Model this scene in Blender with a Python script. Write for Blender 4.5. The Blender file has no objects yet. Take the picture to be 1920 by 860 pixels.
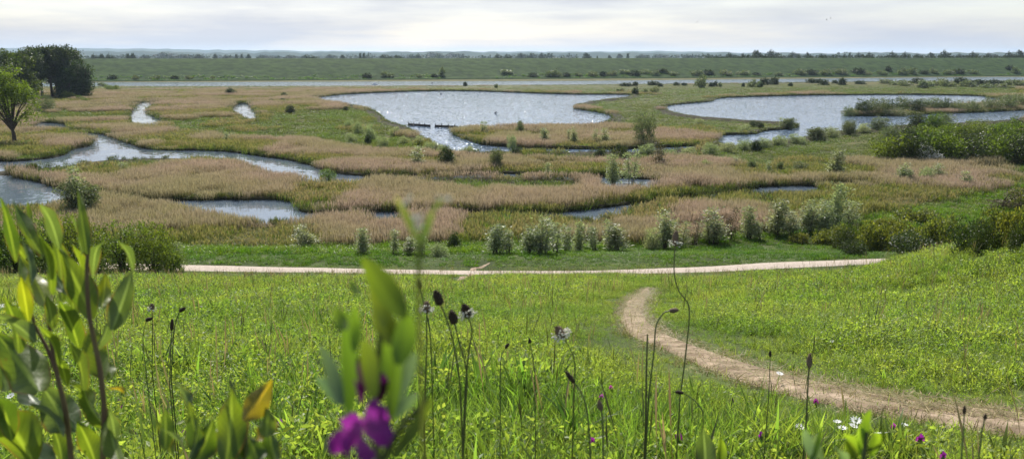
import bpy, math, random
import numpy as np
from mathutils import Vector

rng = np.random.default_rng(11)
random.seed(5)
SC = bpy.context.scene
COL = SC.collection

# ------------------------------------------------------------------ survey helpers
F = 1507.0                       # focal length of the survey photo in its pixels
H = 13.0                         # eye height above the water
PITCH = math.atan(326.0 / F)
CP, SP = math.cos(PITCH), math.sin(PITCH)


def ray(px, py):
    a = (px - 960.0) / F
    b = -(py - 430.0) / F
    return np.array([a, CP + b * SP, -SP + b * CP])


def on_plane(px, py, z=0.0):
    d = ray(px, py)
    t = (z - H) / d[2]
    return np.array([d[0] * t, d[1] * t, z])


def at_depth(px, py, d):
    return Vector(ray(px, py) * d) + Vector((0, 0, H))


def project(P):
    P = np.asarray(P, float)
    x, y, z = P[:, 0], P[:, 1], P[:, 2] - H
    f = y * CP - z * SP
    u = y * SP + z * CP
    f = np.where(f < 0.05, 0.05, f)
    return 960 + F * x / f, 430 - F * u / f


def sstep(a, b, x):
    t = np.clip((x - a) / (b - a), 0, 1)
    return t * t * (3 - 2 * t)


KY = [-60, -10, -3, 0, 20, 28, 34, 37, 39, 40.2, 43, 46, 49.5, 53, 55.5, 2000]
KZ = [13.8, 13.2, 12.85, 12.2, 7.2, 5.12, 3.45, 2.66, 2.22, 2.14, 2.08, 1.6, .75, .2, 0, 0]


def terrain(x, y):
    x = np.asarray(x, float)
    y = np.asarray(y, float)
    z = 0
    for o in (-2, -1, 0, 1, 2):
        z = z + np.interp(y + o * 0.6, KY, KZ) / 5
    spur = 1.68 * sstep(5.5, 13.5, x) * (1 - sstep(14, 27, y)) * sstep(-14, 2, y)
    far = sstep(8, 20, y) * (1 - sstep(48, 60, y))
    und = (0.05 * np.sin(x * .9 + y * .35) * np.sin(y * .7 - x * .2) + .06 * np.sin(x * .31 + 1.3) * np.sin(y * .27)) * (0.35 + .65 * far)
    und = und * (1 - sstep(30, 36, y) * .8) * (1 - sstep(48, 54, y))
    return z + spur + und


def on_ground(px, py):
    d = ray(px, py)
    t = 0.5
    while t < 3000:
        p = d * t
        if p[2] + H <= float(terrain(p[0], p[1])):
            break
        t *= 1.01
    lo, hi = t / 1.01, t
    for _ in range(20):
        m = (lo + hi) / 2
        p = d * m
        if p[2] + H <= float(terrain(p[0], p[1])):
            hi = m
        else:
            lo = m
    p = d * hi
    return np.array([p[0], p[1], float(terrain(p[0], p[1]))])


def chaikin(P, n=2, closed=True):
    P = np.asarray(P, float)
    for _ in range(n):
        if closed:
            Q = np.roll(P, -1, 0)
            P = np.stack([P * .75 + Q * .25, P * .25 + Q * .75], 1).reshape(-1, P.shape[1])
        else:
            A, B = P[:-1], P[1:]
            M = np.stack([A * .75 + B * .25, A * .25 + B * .75], 1).reshape(-1, P.shape[1])
            P = np.vstack([P[:1], M, P[-1:]])
    return P


def inside(poly, x, y):
    x = np.asarray(x)
    y = np.asarray(y)
    c = np.zeros(x.shape, bool)
    n = len(poly)
    j = n - 1
    for i in range(n):
        xi, yi = poly[i][0], poly[i][1]
        xj, yj = poly[j][0], poly[j][1]
        if yi != yj:
            c ^= ((yi > y) != (yj > y)) & (x < (xj - xi) * (y - yi) / (yj - yi) + xi)
        j = i
    return c


def dist_pts(x, y, Q):
    out = np.full(x.shape, 1e9)
    for a in range(0, len(x), 4000):
        d = (x[a:a + 4000, None] - Q[None, :, 0]) ** 2 + (y[a:a + 4000, None] - Q[None, :, 1]) ** 2
        out[a:a + 4000] = np.sqrt(d.min(1))
    return out


def densify(P, step, closed=True):
    P = np.asarray(P, float)[:, :2]
    out = []
    n = len(P)
    for i in range(n if closed else n - 1):
        a, b = P[i], P[(i + 1) % n]
        k = max(1, int(np.linalg.norm(b - a) / step))
        for q in range(k):
            out.append(a + (b - a) * q / k)
    return np.array(out)


def vnoise(x, y, s, seed=0):
    """smooth value noise 0..1"""
    r = np.random.default_rng(seed).random((256, 256))
    x = np.asarray(x) / s + 1000
    y = np.asarray(y) / s + 1000
    xi = np.floor(x).astype(int)
    yi = np.floor(y).astype(int)
    fx = x - xi
    fy = y - yi
    fx = fx * fx * (3 - 2 * fx)
    fy = fy * fy * (3 - 2 * fy)
    g = lambda a, b: r[a % 256, b % 256]
    return (g(xi, yi) * (1 - fx) + g(xi + 1, yi) * fx) * (1 - fy) + (g(xi, yi + 1) * (1 - fx) + g(xi + 1, yi + 1) * fx) * fy


# ------------------------------------------------------------------ materials
def new_mat(name):
    m = bpy.data.materials.new(name)
    m.use_nodes = True
    nt = m.node_tree
    nt.nodes.clear()
    out = nt.nodes.new('ShaderNodeOutputMaterial')
    return m, nt, out


def node(nt, t, **kw):
    n = nt.nodes.new(t)
    for k, v in kw.items():
        if k in n.inputs:
            n.inputs[k].default_value = v
        else:
            setattr(n, k, v)
    return n


def mixc(nt, fac, a, b, blend='MIX'):
    n = nt.nodes.new('ShaderNodeMix')
    n.data_type = 'RGBA'
    n.blend_type = blend
    for s, v in ((0, fac), (6, a), (7, b)):
        if hasattr(v, 'is_output') or isinstance(v, bpy.types.NodeSocket):
            nt.links.new(v, n.inputs[s])
        else:
            n.inputs[s].default_value = v if s == 0 else (*v, 1)[:4]
    return n.outputs[2]


def ramp(nt, src, stops):
    n = nt.nodes.new('ShaderNodeValToRGB')
    e = n.color_ramp.elements
    while len(e) < len(stops):
        e.new(.5)
    for q, (p, c) in zip(e, stops):
        q.position = p
        q.color = (*c, 1)[:4]
    nt.links.new(src, n.inputs[0])
    return n.outputs[0]


def attr(nt, name):
    n = nt.nodes.new('ShaderNodeAttribute')
    n.attribute_name = name
    return n.outputs['Fac']


def pos_noise(nt, scale, detail=3, stretch=None):
    g = nt.nodes.new('ShaderNodeNewGeometry')
    src = g.outputs['Position']
    if stretch:
        mp = nt.nodes.new('ShaderNodeMapping')
        mp.inputs['Scale'].default_value = stretch
        nt.links.new(src, mp.inputs[0])
        src = mp.outputs[0]
    n = nt.nodes.new('ShaderNodeTexNoise')
    n.inputs['Scale'].default_value = scale
    n.inputs['Detail'].default_value = detail
    nt.links.new(src, n.inputs['Vector'])
    return n.outputs['Fac']


def leaf_mat(name, stops, trans=.4, tint=(1.5, 1.6, .5), rough=.5, spec=.35, patch=None, patch_scale=.15, spread=.35, hue=(.478, .52)):
    """stops: colour ramp along attribute h (0 base .. 1 tip); varied per leaf (r) and per plant."""
    m, nt, out = new_mat(name)
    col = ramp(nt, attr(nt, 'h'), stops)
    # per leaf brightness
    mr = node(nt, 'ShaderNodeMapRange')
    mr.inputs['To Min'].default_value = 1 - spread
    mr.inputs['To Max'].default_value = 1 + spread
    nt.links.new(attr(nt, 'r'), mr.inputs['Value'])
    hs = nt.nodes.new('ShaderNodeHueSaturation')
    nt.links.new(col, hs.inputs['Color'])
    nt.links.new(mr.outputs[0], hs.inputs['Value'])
    oi = nt.nodes.new('ShaderNodeObjectInfo')
    mh = node(nt, 'ShaderNodeMapRange')
    mh.inputs['To Min'].default_value = hue[0]
    mh.inputs['To Max'].default_value = hue[1]
    nt.links.new(oi.outputs['Random'], mh.inputs['Value'])
    nt.links.new(mh.outputs[0], hs.inputs['Hue'])
    col = hs.outputs[0]
    if patch:
        ns = pos_noise(nt, patch_scale, 3)
        f = ramp(nt, ns, [(.42, (0, 0, 0)), (.62, (1, 1, 1))])
        mm = nt.nodes.new('ShaderNodeMix')
        mm.data_type = 'RGBA'
        mm.blend_type = 'MULTIPLY'
        nt.links.new(f, mm.inputs[0])
        nt.links.new(col, mm.inputs[6])
        mm.inputs[7].default_value = (*patch, 1)
        col = mm.outputs[2]
    p = node(nt, 'ShaderNodeBsdfPrincipled')
    p.inputs['Roughness'].default_value = rough
    p.inputs['Specular IOR Level'].default_value = spec
    nt.links.new(col, p.inputs['Base Color'])
    if trans > 0:
        tr = nt.nodes.new('ShaderNodeBsdfTranslucent')
        tc = nt.nodes.new('ShaderNodeMix')
        tc.data_type = 'RGBA'
        tc.blend_type = 'MULTIPLY'
        tc.inputs[0].default_value = 1
        nt.links.new(col, tc.inputs[6])
        tc.inputs[7].default_value = (*tint, 1)
        nt.links.new(tc.outputs[2], tr.inputs[0])
        mx = nt.nodes.new('ShaderNodeMixShader')
        mx.inputs[0].default_value = trans
        nt.links.new(p.outputs[0], mx.inputs[1])
        nt.links.new(tr.outputs[0], mx.inputs[2])
        nt.links.new(mx.outputs[0], out.inputs[0])
    else:
        nt.links.new(p.outputs[0], out.inputs[0])
    return m


def flat_mat(name, c1, c2, scale=30, rough=.8, spec=.3, bump=0, stretch=None):
    m, nt, out = new_mat(name)
    ns = pos_noise(nt, scale, 4, stretch)
    col = ramp(nt, ns, [(.35, c1), (.65, c2)])
    p = node(nt, 'ShaderNodeBsdfPrincipled')
    p.inputs['Roughness'].default_value = rough
    p.inputs['Specular IOR Level'].default_value = spec
    nt.links.new(col, p.inputs['Base Color'])
    if bump:
        b = node(nt, 'ShaderNodeBump')
        b.inputs['Strength'].default_value = 1
        b.inputs['Distance'].default_value = bump
        nt.links.new(ns, b.inputs['Height'])
        nt.links.new(b.outputs[0], p.inputs['Normal'])
    nt.links.new(p.outputs[0], out.inputs[0])
    return m


M = {}
M['meadow'] = leaf_mat('meadow_grass', [(0, (.022, .036, .008)), (.5, (.150, .205, .040)), (1, (.30, .34, .11))], .54, (1.8, 1.8, .78), .5, .3, (.58, .74, .62), .45, .5)  # blade bases darkened to paint the shade in gaps between tufts
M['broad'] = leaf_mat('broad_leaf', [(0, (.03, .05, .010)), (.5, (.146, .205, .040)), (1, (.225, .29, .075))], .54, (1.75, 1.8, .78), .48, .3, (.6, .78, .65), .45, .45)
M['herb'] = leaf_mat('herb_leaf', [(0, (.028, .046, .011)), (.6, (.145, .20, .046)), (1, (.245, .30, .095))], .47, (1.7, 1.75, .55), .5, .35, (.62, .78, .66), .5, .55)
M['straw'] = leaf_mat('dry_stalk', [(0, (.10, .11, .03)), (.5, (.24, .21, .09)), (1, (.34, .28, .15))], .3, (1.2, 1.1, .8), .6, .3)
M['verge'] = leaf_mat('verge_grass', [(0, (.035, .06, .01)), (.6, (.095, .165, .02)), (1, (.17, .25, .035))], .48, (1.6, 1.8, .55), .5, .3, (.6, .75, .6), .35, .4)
M['reed'] = leaf_mat('reed', [(0, (.05, .06, .022)), (.30, (.14, .125, .06)), (.52, (.36, .28, .20)), (1, (.50, .40, .31))], .34, (1.12, 1.03, .9), .7, .1, (.86, .98, .74), .05, .16, (.497, .506))
M['olive'] = leaf_mat('olive_reed', [(0, (.05, .07, .018)), (.35, (.14, .16, .05)), (.65, (.25, .215, .115)), (1, (.36, .295, .19))], .38, (1.3, 1.25, .7), .65, .15, (.8, .95, .6), .06, .25, (.495, .51))
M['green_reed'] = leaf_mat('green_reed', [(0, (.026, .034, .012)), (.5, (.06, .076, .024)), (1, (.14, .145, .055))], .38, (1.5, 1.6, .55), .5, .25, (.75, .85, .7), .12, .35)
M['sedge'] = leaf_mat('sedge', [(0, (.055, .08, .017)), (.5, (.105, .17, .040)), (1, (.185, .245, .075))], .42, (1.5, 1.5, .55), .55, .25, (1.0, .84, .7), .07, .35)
M['pale_willow'] = leaf_mat('pale_willow', [(0, (.17, .195, .10)), (1, (.34, .385, .23))], .45, (1.3, 1.35, .75), .5, .45, spread=.5)
M['grey_willow'] = leaf_mat('grey_willow', [(0, (.075, .095, .045)), (1, (.19, .225, .115))], .36, (1.3, 1.35, .7), .5, .4, spread=.45)
M['dark_leaf'] = leaf_mat('dark_leaf', [(0, (.026, .042, .013)), (1, (.065, .092, .028))], .3, (1.4, 1.5, .55), .5, .35, spread=.45)
M['mid_leaf'] = leaf_mat('mid_leaf', [(0, (.055, .085, .018)), (1, (.14, .195, .04))], .42, (1.6, 1.7, .5), .5, .35, spread=.45)
M['lime_leaf'] = leaf_mat('lime_leaf', [(0, (.08, .12, .018)), (1, (.17, .22, .032))], .45, (1.7, 1.7, .5), .5, .35, spread=.4)
M['bramble'] = leaf_mat('bramble_leaf', [(0, (.045, .065, .016)), (.55, (.12, .15, .036)), (1, (.235, .25, .06))], .42, (1.5, 1.5, .5), .42, .45, spread=.5)
M['blossom'] = leaf_mat('blossom', [(0, (.5, .52, .45)), (1, (.75, .75, .7))], .3, (1, 1, 1), .6, .2)
M['brown_leaf'] = leaf_mat('brown_twigs', [(0, (.07, .06, .03)), (1, (.15, .125, .06))], .3, (1.2, 1.2, .8), .6, .3)
M['grove_leaf'] = leaf_mat('grove_leaf', [(0, (.035, .055, .014)), (1, (.085, .12, .03))], .35, (1.5, 1.6, .5), .5, .3, spread=.45)
M['far_leaf'] = leaf_mat('far_leaf', [(0, (.03, .042, .018)), (1, (.06, .08, .03))], .2, (1.3, 1.4, .6), .6, .2, spread=.35)
M['bark'] = flat_mat('bark', (.045, .035, .025), (.10, .08, .06), 14, .9, .2, .01, (1, 1, .2))
M['gravel'] = flat_mat('gravel', (.33, .27, .215), (.47, .40, .33), 9, .9, .2, .01)
M['trail'] = flat_mat('bare_trail', (.15, .11, .07), (.39, .30, .215), 5.5, .95, .1, .02)
M['timber'] = flat_mat('wet_timber', (.02, .017, .013), (.05, .042, .033), 6, .6, .4)
M['bird'] = flat_mat('bird_feathers', (.05, .05, .055), (.10, .10, .11), 20, .7, .3)
M['gull'] = flat_mat('gull_feathers', (.20, .20, .21), (.32, .32, .33), 20, .7, .3)
M['boat'] = flat_mat('boat_paint', (.7, .7, .7), (.8, .8, .8), 2, .4, .5)
M['stalk'] = leaf_mat('green_stalk', [(0, (.06, .08, .02)), (1, (.10, .13, .035))], .2, (1.4, 1.4, .6), .5, .4)
M['dark_stalk'] = leaf_mat('dark_stalk', [(0, (.085, .105, .03)), (1, (.13, .145, .05))], .1, (1.4, 1.4, .6), .5, .4)
M['red_stem'] = flat_mat('red_stem', (.09, .045, .022), (.15, .11, .04), 25, .55, .4)
M['seed_head'] = flat_mat('seed_head', (.018, .013, .008), (.085, .062, .04), 700, .8, .2)
M['brown_head'] = flat_mat('brown_seed_head', (.10, .07, .045), (.25, .18, .12), 700, .8, .2)
M['anther'] = flat_mat('anther', (.72, .68, .52), (.85, .82, .7), 400, .7, .2)
M['petal'] = leaf_mat('vetch_petal', [(0, (.44, .10, .40)), (.5, (.29, .04, .30)), (1, (.17, .02, .20))], .40, (1.4, .9, 1.3), .5, .3)
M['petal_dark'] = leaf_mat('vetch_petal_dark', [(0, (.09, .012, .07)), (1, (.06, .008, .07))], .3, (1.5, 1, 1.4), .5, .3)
M['petal_pink'] = leaf_mat('pink_petal', [(0, (.42, .06, .30)), (1, (.36, .05, .33))], .4, (1.5, 1.0, 1.4), .5, .3)
M['daisy'] = leaf_mat('white_petal', [(0, (.8, .8, .78)), (1, (.8, .8, .78))], .3, (1, 1, 1), .6, .3, spread=.05)
M['yolk'] = flat_mat('flower_eye', (.55, .38, .03), (.62, .45, .05), 400, .7, .2)
M['vetch_leaf'] = leaf_mat('vetch_leaf', [(0, (.07, .12, .02)), (1, (.17, .25, .035))], .55, (1.9, 1.9, .5), .4, .45)
M['vetch_pale'] = leaf_mat('vetch_pale_leaf', [(0, (.10, .16, .08)), (1, (.17, .24, .13))], .35, (1.5, 1.6, .8), .3, .6)
M['tendril'] = leaf_mat('pale_tendril', [(0, (.10, .17, .04)), (.7, (.16, .22, .05)), (1, (.40, .42, .18))], .5, (1.5, 1.4, .6), .4, .4)
def dock_mat(name, a, b, spot, rough):
    m, nt, out = new_mat(name)
    ns = pos_noise(nt, 22, 4)
    c = mixc(nt, ramp(nt, ns, [(.35, (0, 0, 0)), (.62, (1, 1, 1))]), a, b)
    # pale midrib and side veins, from the leaf's own coordinates (h along, r outwards)
    h_, r_ = attr(nt, 'h'), attr(nt, 'r')
    def mth(op, a, b):
        q = nt.nodes.new('ShaderNodeMath')
        q.operation = op
        for i_, v_ in enumerate((a, b)):
            if v_ is None: continue
            if isinstance(v_, bpy.types.NodeSocket): nt.links.new(v_, q.inputs[i_])
            else: q.inputs[i_].default_value = v_
        return q.outputs[0]
    vein = mth('SINE', mth('MULTIPLY', mth('SUBTRACT', mth('MULTIPLY', h_, 11.0), mth('MULTIPLY', r_, 2.4)), 6.283), None)
    c = mixc(nt, ramp(nt, vein, [(.80, (0, 0, 0)), (1.0, (.45, .45, .45))]), c, tuple(q * .55 for q in a))
    c = mixc(nt, ramp(nt, r_, [(.05, (.8, .8, .8)), (.16, (0, 0, 0))]), c, tuple(min(1, q * 1.9 + .02) for q in b))
    edge_ = mth('MULTIPLY', ramp(nt, r_, [(.84, (0, 0, 0)), (.97, (1, 1, 1))]), ramp(nt, pos_noise(nt, 30, 2), [(.45, (0, 0, 0)), (.58, (1, 1, 1))]))
    c = mixc(nt, edge_, c, (.13, .075, .03))
    n2 = pos_noise(nt, 38, 2)
    c = mixc(nt, ramp(nt, n2, [(.70, (0, 0, 0)), (.76, (1, 1, 1))]), c, spot)
    p = node(nt, 'ShaderNodeBsdfPrincipled')
    p.inputs['Roughness'].default_value = rough
    p.inputs['Specular IOR Level'].default_value = .45
    nt.links.new(c, p.inputs['Base Color'])
    bp = node(nt, 'ShaderNodeBump')
    bp.inputs['Strength'].default_value = .5
    bp.inputs['Distance'].default_value = .002
    nt.links.new(pos_noise(nt, 120, 2), bp.inputs['Height'])
    nt.links.new(bp.outputs[0], p.inputs['Normal'])
    tr = nt.nodes.new('ShaderNodeBsdfTranslucent')
    tc = mixc(nt, 1.0, c, (2.3, 2.3, .6), 'MULTIPLY')
    nt.links.new(tc, tr.inputs[0])
    mx = nt.nodes.new('ShaderNodeMixShader')
    mx.inputs[0].default_value = .48
    nt.links.new(p.outputs[0], mx.inputs[1])
    nt.links.new(tr.outputs[0], mx.inputs[2])
    nt.links.new(mx.outputs[0], out.inputs[0])
    return m
M['dock'] = dock_mat('dock_leaf', (.055, .095, .018), (.115, .155, .025), (.10, .05, .015), .5)
M['dock_grey'] = dock_mat('dock_grey_leaf', (.055, .085, .04), (.085, .12, .06), (.07, .09, .04), .4)
M['dock_yellow'] = dock_mat('dock_yellow_leaf', (.12, .165, .02), (.18, .20, .02), (.16, .06, .012), .42)
M['dock_brown'] = dock_mat('dock_brown_leaf', (.12, .11, .02), (.30, .20, .02), (.12, .05, .015), .45)


def ground_mat():
    m, nt, out = new_mat('ground_soil')
    a = ramp(nt, pos_noise(nt, .35, 5), [(.35, (.035, .05, .014)), (.65, (.075, .10, .028))])
    b = ramp(nt, pos_noise(nt, .12, 5), [(.35, (.06, .065, .022)), (.65, (.13, .12, .05))])
    g = nt.nodes.new('ShaderNodeNewGeometry')
    s = nt.nodes.new('ShaderNodeSeparateXYZ')
    nt.links.new(g.outputs['Position'], s.inputs[0])
    mr = node(nt, 'ShaderNodeMapRange')
    mr.inputs['From Min'].default_value = 52
    mr.inputs['From Max'].default_value = 66
    nt.links.new(s.outputs[1], mr.inputs[0])
    c = mixc(nt, mr.outputs[0], a, b)
    p = node(nt, 'ShaderNodeBsdfPrincipled')
    p.inputs['Roughness'].default_value = .95
    p.inputs['Specular IOR Level'].default_value = .1
    nt.links.new(c, p.inputs['Base Color'])
    nt.links.new(p.outputs[0], out.inputs[0])
    return m


def water_mat(name, amp, stretch=(1, 1, 1), rough=.08, sc=1.4, base=(.10, .13, .165), glint=0.0):
    m, nt, out = new_mat(name)
    g = nt.nodes.new('ShaderNodeNewGeometry')
    mp = nt.nodes.new('ShaderNodeMapping')
    mp.inputs['Scale'].default_value = stretch
    nt.links.new(g.outputs['Position'], mp.inputs[0])
    acc = None
    for s, w in ((sc, .6), (sc * 3.1, .4)):
        n = nt.nodes.new('ShaderNodeTexNoise')
        n.inputs['Scale'].default_value = s
        n.inputs['Detail'].default_value = 2
        nt.links.new(mp.outputs[0], n.inputs['Vector'])
        v = nt.nodes.new('ShaderNodeVectorMath')
        v.operation = 'SUBTRACT'
        v.inputs[1].default_value = (.5, .5, .5)
        nt.links.new(n.outputs['Color'], v.inputs[0])
        k = nt.nodes.new('ShaderNodeVectorMath')
        k.operation = 'MULTIPLY'
        k.inputs[1].default_value = (amp * w, amp * w, 0)
        nt.links.new(v.outputs[0], k.inputs[0])
        if acc is None:
            acc = k.outputs[0]
        else:
            ad = nt.nodes.new('ShaderNodeVectorMath')
            ad.operation = 'ADD'
            nt.links.new(acc, ad.inputs[0])
            nt.links.new(k.outputs[0], ad.inputs[1])
            acc = ad.outputs[0]
    # calm and wind-ruffled patches
    pm = nt.nodes.new('ShaderNodeMapping')
    pm.inputs['Scale'].default_value = (.02, .045, 1)
    nt.links.new(g.outputs['Position'], pm.inputs[0])
    pn = nt.nodes.new('ShaderNodeTexNoise')
    pn.inputs['Scale'].default_value = 1
    pn.inputs['Detail'].default_value = 2
    nt.links.new(pm.outputs[0], pn.inputs['Vector'])
    pr = ramp(nt, pn.outputs['Fac'], [(.38, (.35, .35, .35)), (.60, (1, 1, 1))])
    sc_ = nt.nodes.new('ShaderNodeVectorMath')
    sc_.operation = 'MULTIPLY'
    nt.links.new(acc, sc_.inputs[0])
    nt.links.new(pr, sc_.inputs[1])
    acc = sc_.outputs[0]
    if glint:
        # a few steep wavelets that catch the sun
        n = nt.nodes.new('ShaderNodeTexNoise')
        n.inputs['Scale'].default_value = 2.2
        n.inputs['Detail'].default_value = 1
        nt.links.new(mp.outputs[0], n.inputs['Vector'])
        v = nt.nodes.new('ShaderNodeVectorMath')
        v.operation = 'SUBTRACT'
        v.inputs[1].default_value = (.5, .5, .5)
        nt.links.new(n.outputs['Color'], v.inputs[0])
        d2 = nt.nodes.new('ShaderNodeVectorMath')
        d2.operation = 'DOT_PRODUCT'
        nt.links.new(v.outputs[0], d2.inputs[0])
        nt.links.new(v.outputs[0], d2.inputs[1])
        k = nt.nodes.new('ShaderNodeVectorMath')
        k.operation = 'SCALE'
        nt.links.new(v.outputs[0], k.inputs[0])
        mu = nt.nodes.new('ShaderNodeMath')
        mu.operation = 'MULTIPLY'
        mu.inputs[1].default_value = glint
        nt.links.new(d2.outputs['Value'], mu.inputs[0])
        nt.links.new(mu.outputs[0], k.inputs['Scale'])
        kz = nt.nodes.new('ShaderNodeVectorMath')
        kz.operation = 'MULTIPLY'
        kz.inputs[1].default_value = (1, 1, 0)
        nt.links.new(k.outputs[0], kz.inputs[0])
        a2 = nt.nodes.new('ShaderNodeVectorMath')
        a2.operation = 'ADD'
        nt.links.new(acc, a2.inputs[0])
        nt.links.new(kz.outputs[0], a2.inputs[1])
        acc = a2.outputs[0]
    ad = nt.nodes.new('ShaderNodeVectorMath')
    ad.operation = 'ADD'
    ad.inputs[1].default_value = (0, 0, 1)
    nt.links.new(acc, ad.inputs[0])
    nm = nt.nodes.new('ShaderNodeVectorMath')
    nm.operation = 'NORMALIZE'
    nt.links.new(ad.outputs[0], nm.inputs[0])
    p = node(nt, 'ShaderNodeBsdfPrincipled')
    p.inputs['Base Color'].default_value = (*base, 1)
    p.inputs['Roughness'].default_value = rough
    p.inputs['IOR'].default_value = 1.5
    nt.links.new(nm.outputs[0], p.inputs['Normal'])
    nt.links.new(p.outputs[0], out.inputs[0])
    return m


M['ground'] = ground_mat()
M['peat'] = flat_mat('peat_bank_shadow', (.022, .02, .012), (.05, .045, .024), 1.5, .95, .1, .03)
M['pond'] = water_mat('pond_water', .26, (1, 1, 1), .09, .9, (.12, .17, .24), 18.0)
M['river'] = water_mat('river_water', 1.3, (1, 1, 1), .15, .8, (.10, .13, .16))
M['creek'] = water_mat('creek_water', .30, (1, 1, 1), .04, 1.2)
M['dike'] = flat_mat('dike_grass', (.016, .036, .008), (.038, .070, .015), .22, .95, .1, .5)
M['hill'] = flat_mat('hill_woods', (.03, .045, .02), (.06, .075, .035), .006, 1, 0)


# ------------------------------------------------------------------ mesh helpers
class MB:
    """collects vertices, faces and the two leaf attributes h (0 base..1 tip) and r (random per leaf)"""
    def __init__(s):
        s.v, s.f, s.h, s.r, s.n = [], [], [], [], 0

    def add(s, v, f, h=None, r=None):
        v = np.asarray(v, float).reshape(-1, 3)
        k = len(v)
        s.v.append(v)
        s.f.append(np.asarray(f, int) + s.n)
        s.h.append(np.full(k, .5) if h is None else np.broadcast_to(np.asarray(h, float), (k,)))
        s.r.append(np.full(k, rng.random()) if r is None else np.broadcast_to(np.asarray(r, float), (k,)))
        s.n += k

    def mesh(s, name, mat, smooth=False):
        me = bpy.data.meshes.new(name)
        V = np.concatenate(s.v)
        loops, tot = [], []
        for f in s.f:
            loops.append(f.reshape(-1))
            tot.append(np.full(len(f), f.shape[1]))
        L = np.concatenate(loops)
        T = np.concatenate(tot)
        me.vertices.add(len(V))
        me.vertices.foreach_set('co', V.astype(np.float32).reshape(-1))
        me.loops.add(len(L))
        me.loops.foreach_set('vertex_index', L.astype(np.int32))
        me.polygons.add(len(T))
        me.polygons.foreach_set('loop_start', (np.cumsum(T) - T).astype(np.int32))
        me.polygons.foreach_set('loop_total', T.astype(np.int32))
        if smooth:
            me.polygons.foreach_set('use_smooth', np.ones(len(T), bool))
        for nm, dat in (('h', s.h), ('r', s.r)):
            a = me.attributes.new(nm, 'FLOAT', 'POINT')
            a.data.foreach_set('value', np.concatenate(dat).astype(np.float32))
        me.materials.append(mat)
        me.update(calc_edges=True)
        me.validate()
        return me

    def build(s, name, mat, parent=None, smooth=False):
        o = bpy.data.objects.new(name, s.mesh(name, mat, smooth))
        COL.objects.link(o)
        if parent is not None:
            o.parent = parent
        return o


def tag(o, label=None, cat=None, group=None, kind=None):
    if label: o['label'] = label
    if cat: o['category'] = cat
    if group: o['group'] = group
    if kind: o['kind'] = kind
    return o


def empty(name, loc, label, cat, group=None):
    o = bpy.data.objects.new(name, None)
    o.empty_display_size = .1
    COL.objects.link(o)
    o.location = loc
    return tag(o, label, cat, group)


def copy_tree(o, parent=None):
    c = o.copy()
    COL.objects.link(c)
    if parent is not None:
        c.parent = parent
    for ch in list(o.children):
        copy_tree(ch, c)
    return c


def unit(a):
    a = np.asarray(a, float)
    return a / np.maximum(np.linalg.norm(a, axis=-1, keepdims=True), 1e-9)


def kites(mb, C, D, W, h, r=None, fold=0.0):
    """leaf shaped four-sided faces: C base points, D length vectors, W half-width vectors"""
    n = len(C)
    V = np.empty((n, 4, 3))
    V[:, 0] = C
    V[:, 1] = C + D * .45 + W
    V[:, 2] = C + D
    V[:, 3] = C + D * .45 - W
    if fold:
        N = unit(np.cross(D, W)) * np.linalg.norm(W, axis=1, keepdims=True) * fold
        V[:, 1] += N
        V[:, 3] += N
    idx = np.arange(n * 4).reshape(n, 4)
    r = rng.random(n) if r is None else r
    if fold:
        f = np.concatenate([idx[:, [0, 1, 2]], idx[:, [0, 2, 3]]])
    else:
        f = idx
    mb.add(V.reshape(-1, 3), f, np.repeat(h, 4) if np.ndim(h) else h, np.repeat(r, 4))


def blades(mb, B, L, ang, lean, w, segs=3, flat=.0, h0=0, h1=1, twist=None, plume=0):
    """curved tapering blades; B base points (n,3), L length, ang lean direction, lean bend amount, w base width"""
    n = len(B)
    t = np.linspace(0, 1, segs + 1)
    dx, dy = np.cos(ang), np.sin(ang)
    ta = ang + math.pi / 2 if twist is None else twist
    wx, wy = np.cos(ta), np.sin(ta)
    r = rng.random(n)
    V = np.empty((n, segs + 1, 2, 3))
    for k, tt in enumerate(t):
        out = lean * L * (.25 * tt + .75 * tt * tt)
        up = L * (tt - .35 * lean * tt ** 3)
        if plume:
            ww = w * (.55 + plume * max(0, math.sin(math.pi * max(0, (tt - .55) / .45)))) if tt < .999 else w * .15
        else:
            ww = w * (.7 + .6 * tt if tt < .4 else .94 * (1 - tt) / .6 + .02)
        px = B[:, 0] + dx * out
        py = B[:, 1] + dy * out
        pz = B[:, 2] + up
        V[:, k, 0] = np.stack([px - wx * ww / 2, py - wy * ww / 2, pz], 1)
        V[:, k, 1] = np.stack([px + wx * ww / 2, py + wy * ww / 2, pz], 1)
    base = np.arange(n)[:, None] * (segs + 1) * 2
    fs = []
    for k in range(segs):
        a = base + k * 2
        fs.append(np.concatenate([a, a + 1, a + 3, a + 2], 1))
    hh = np.repeat((h0 + (h1 - h0) * t)[None, :], n, 0)
    mb.add(V.reshape(-1, 3), np.concatenate(fs), np.repeat(hh.reshape(-1), 2), np.repeat(r, (segs + 1) * 2))


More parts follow.
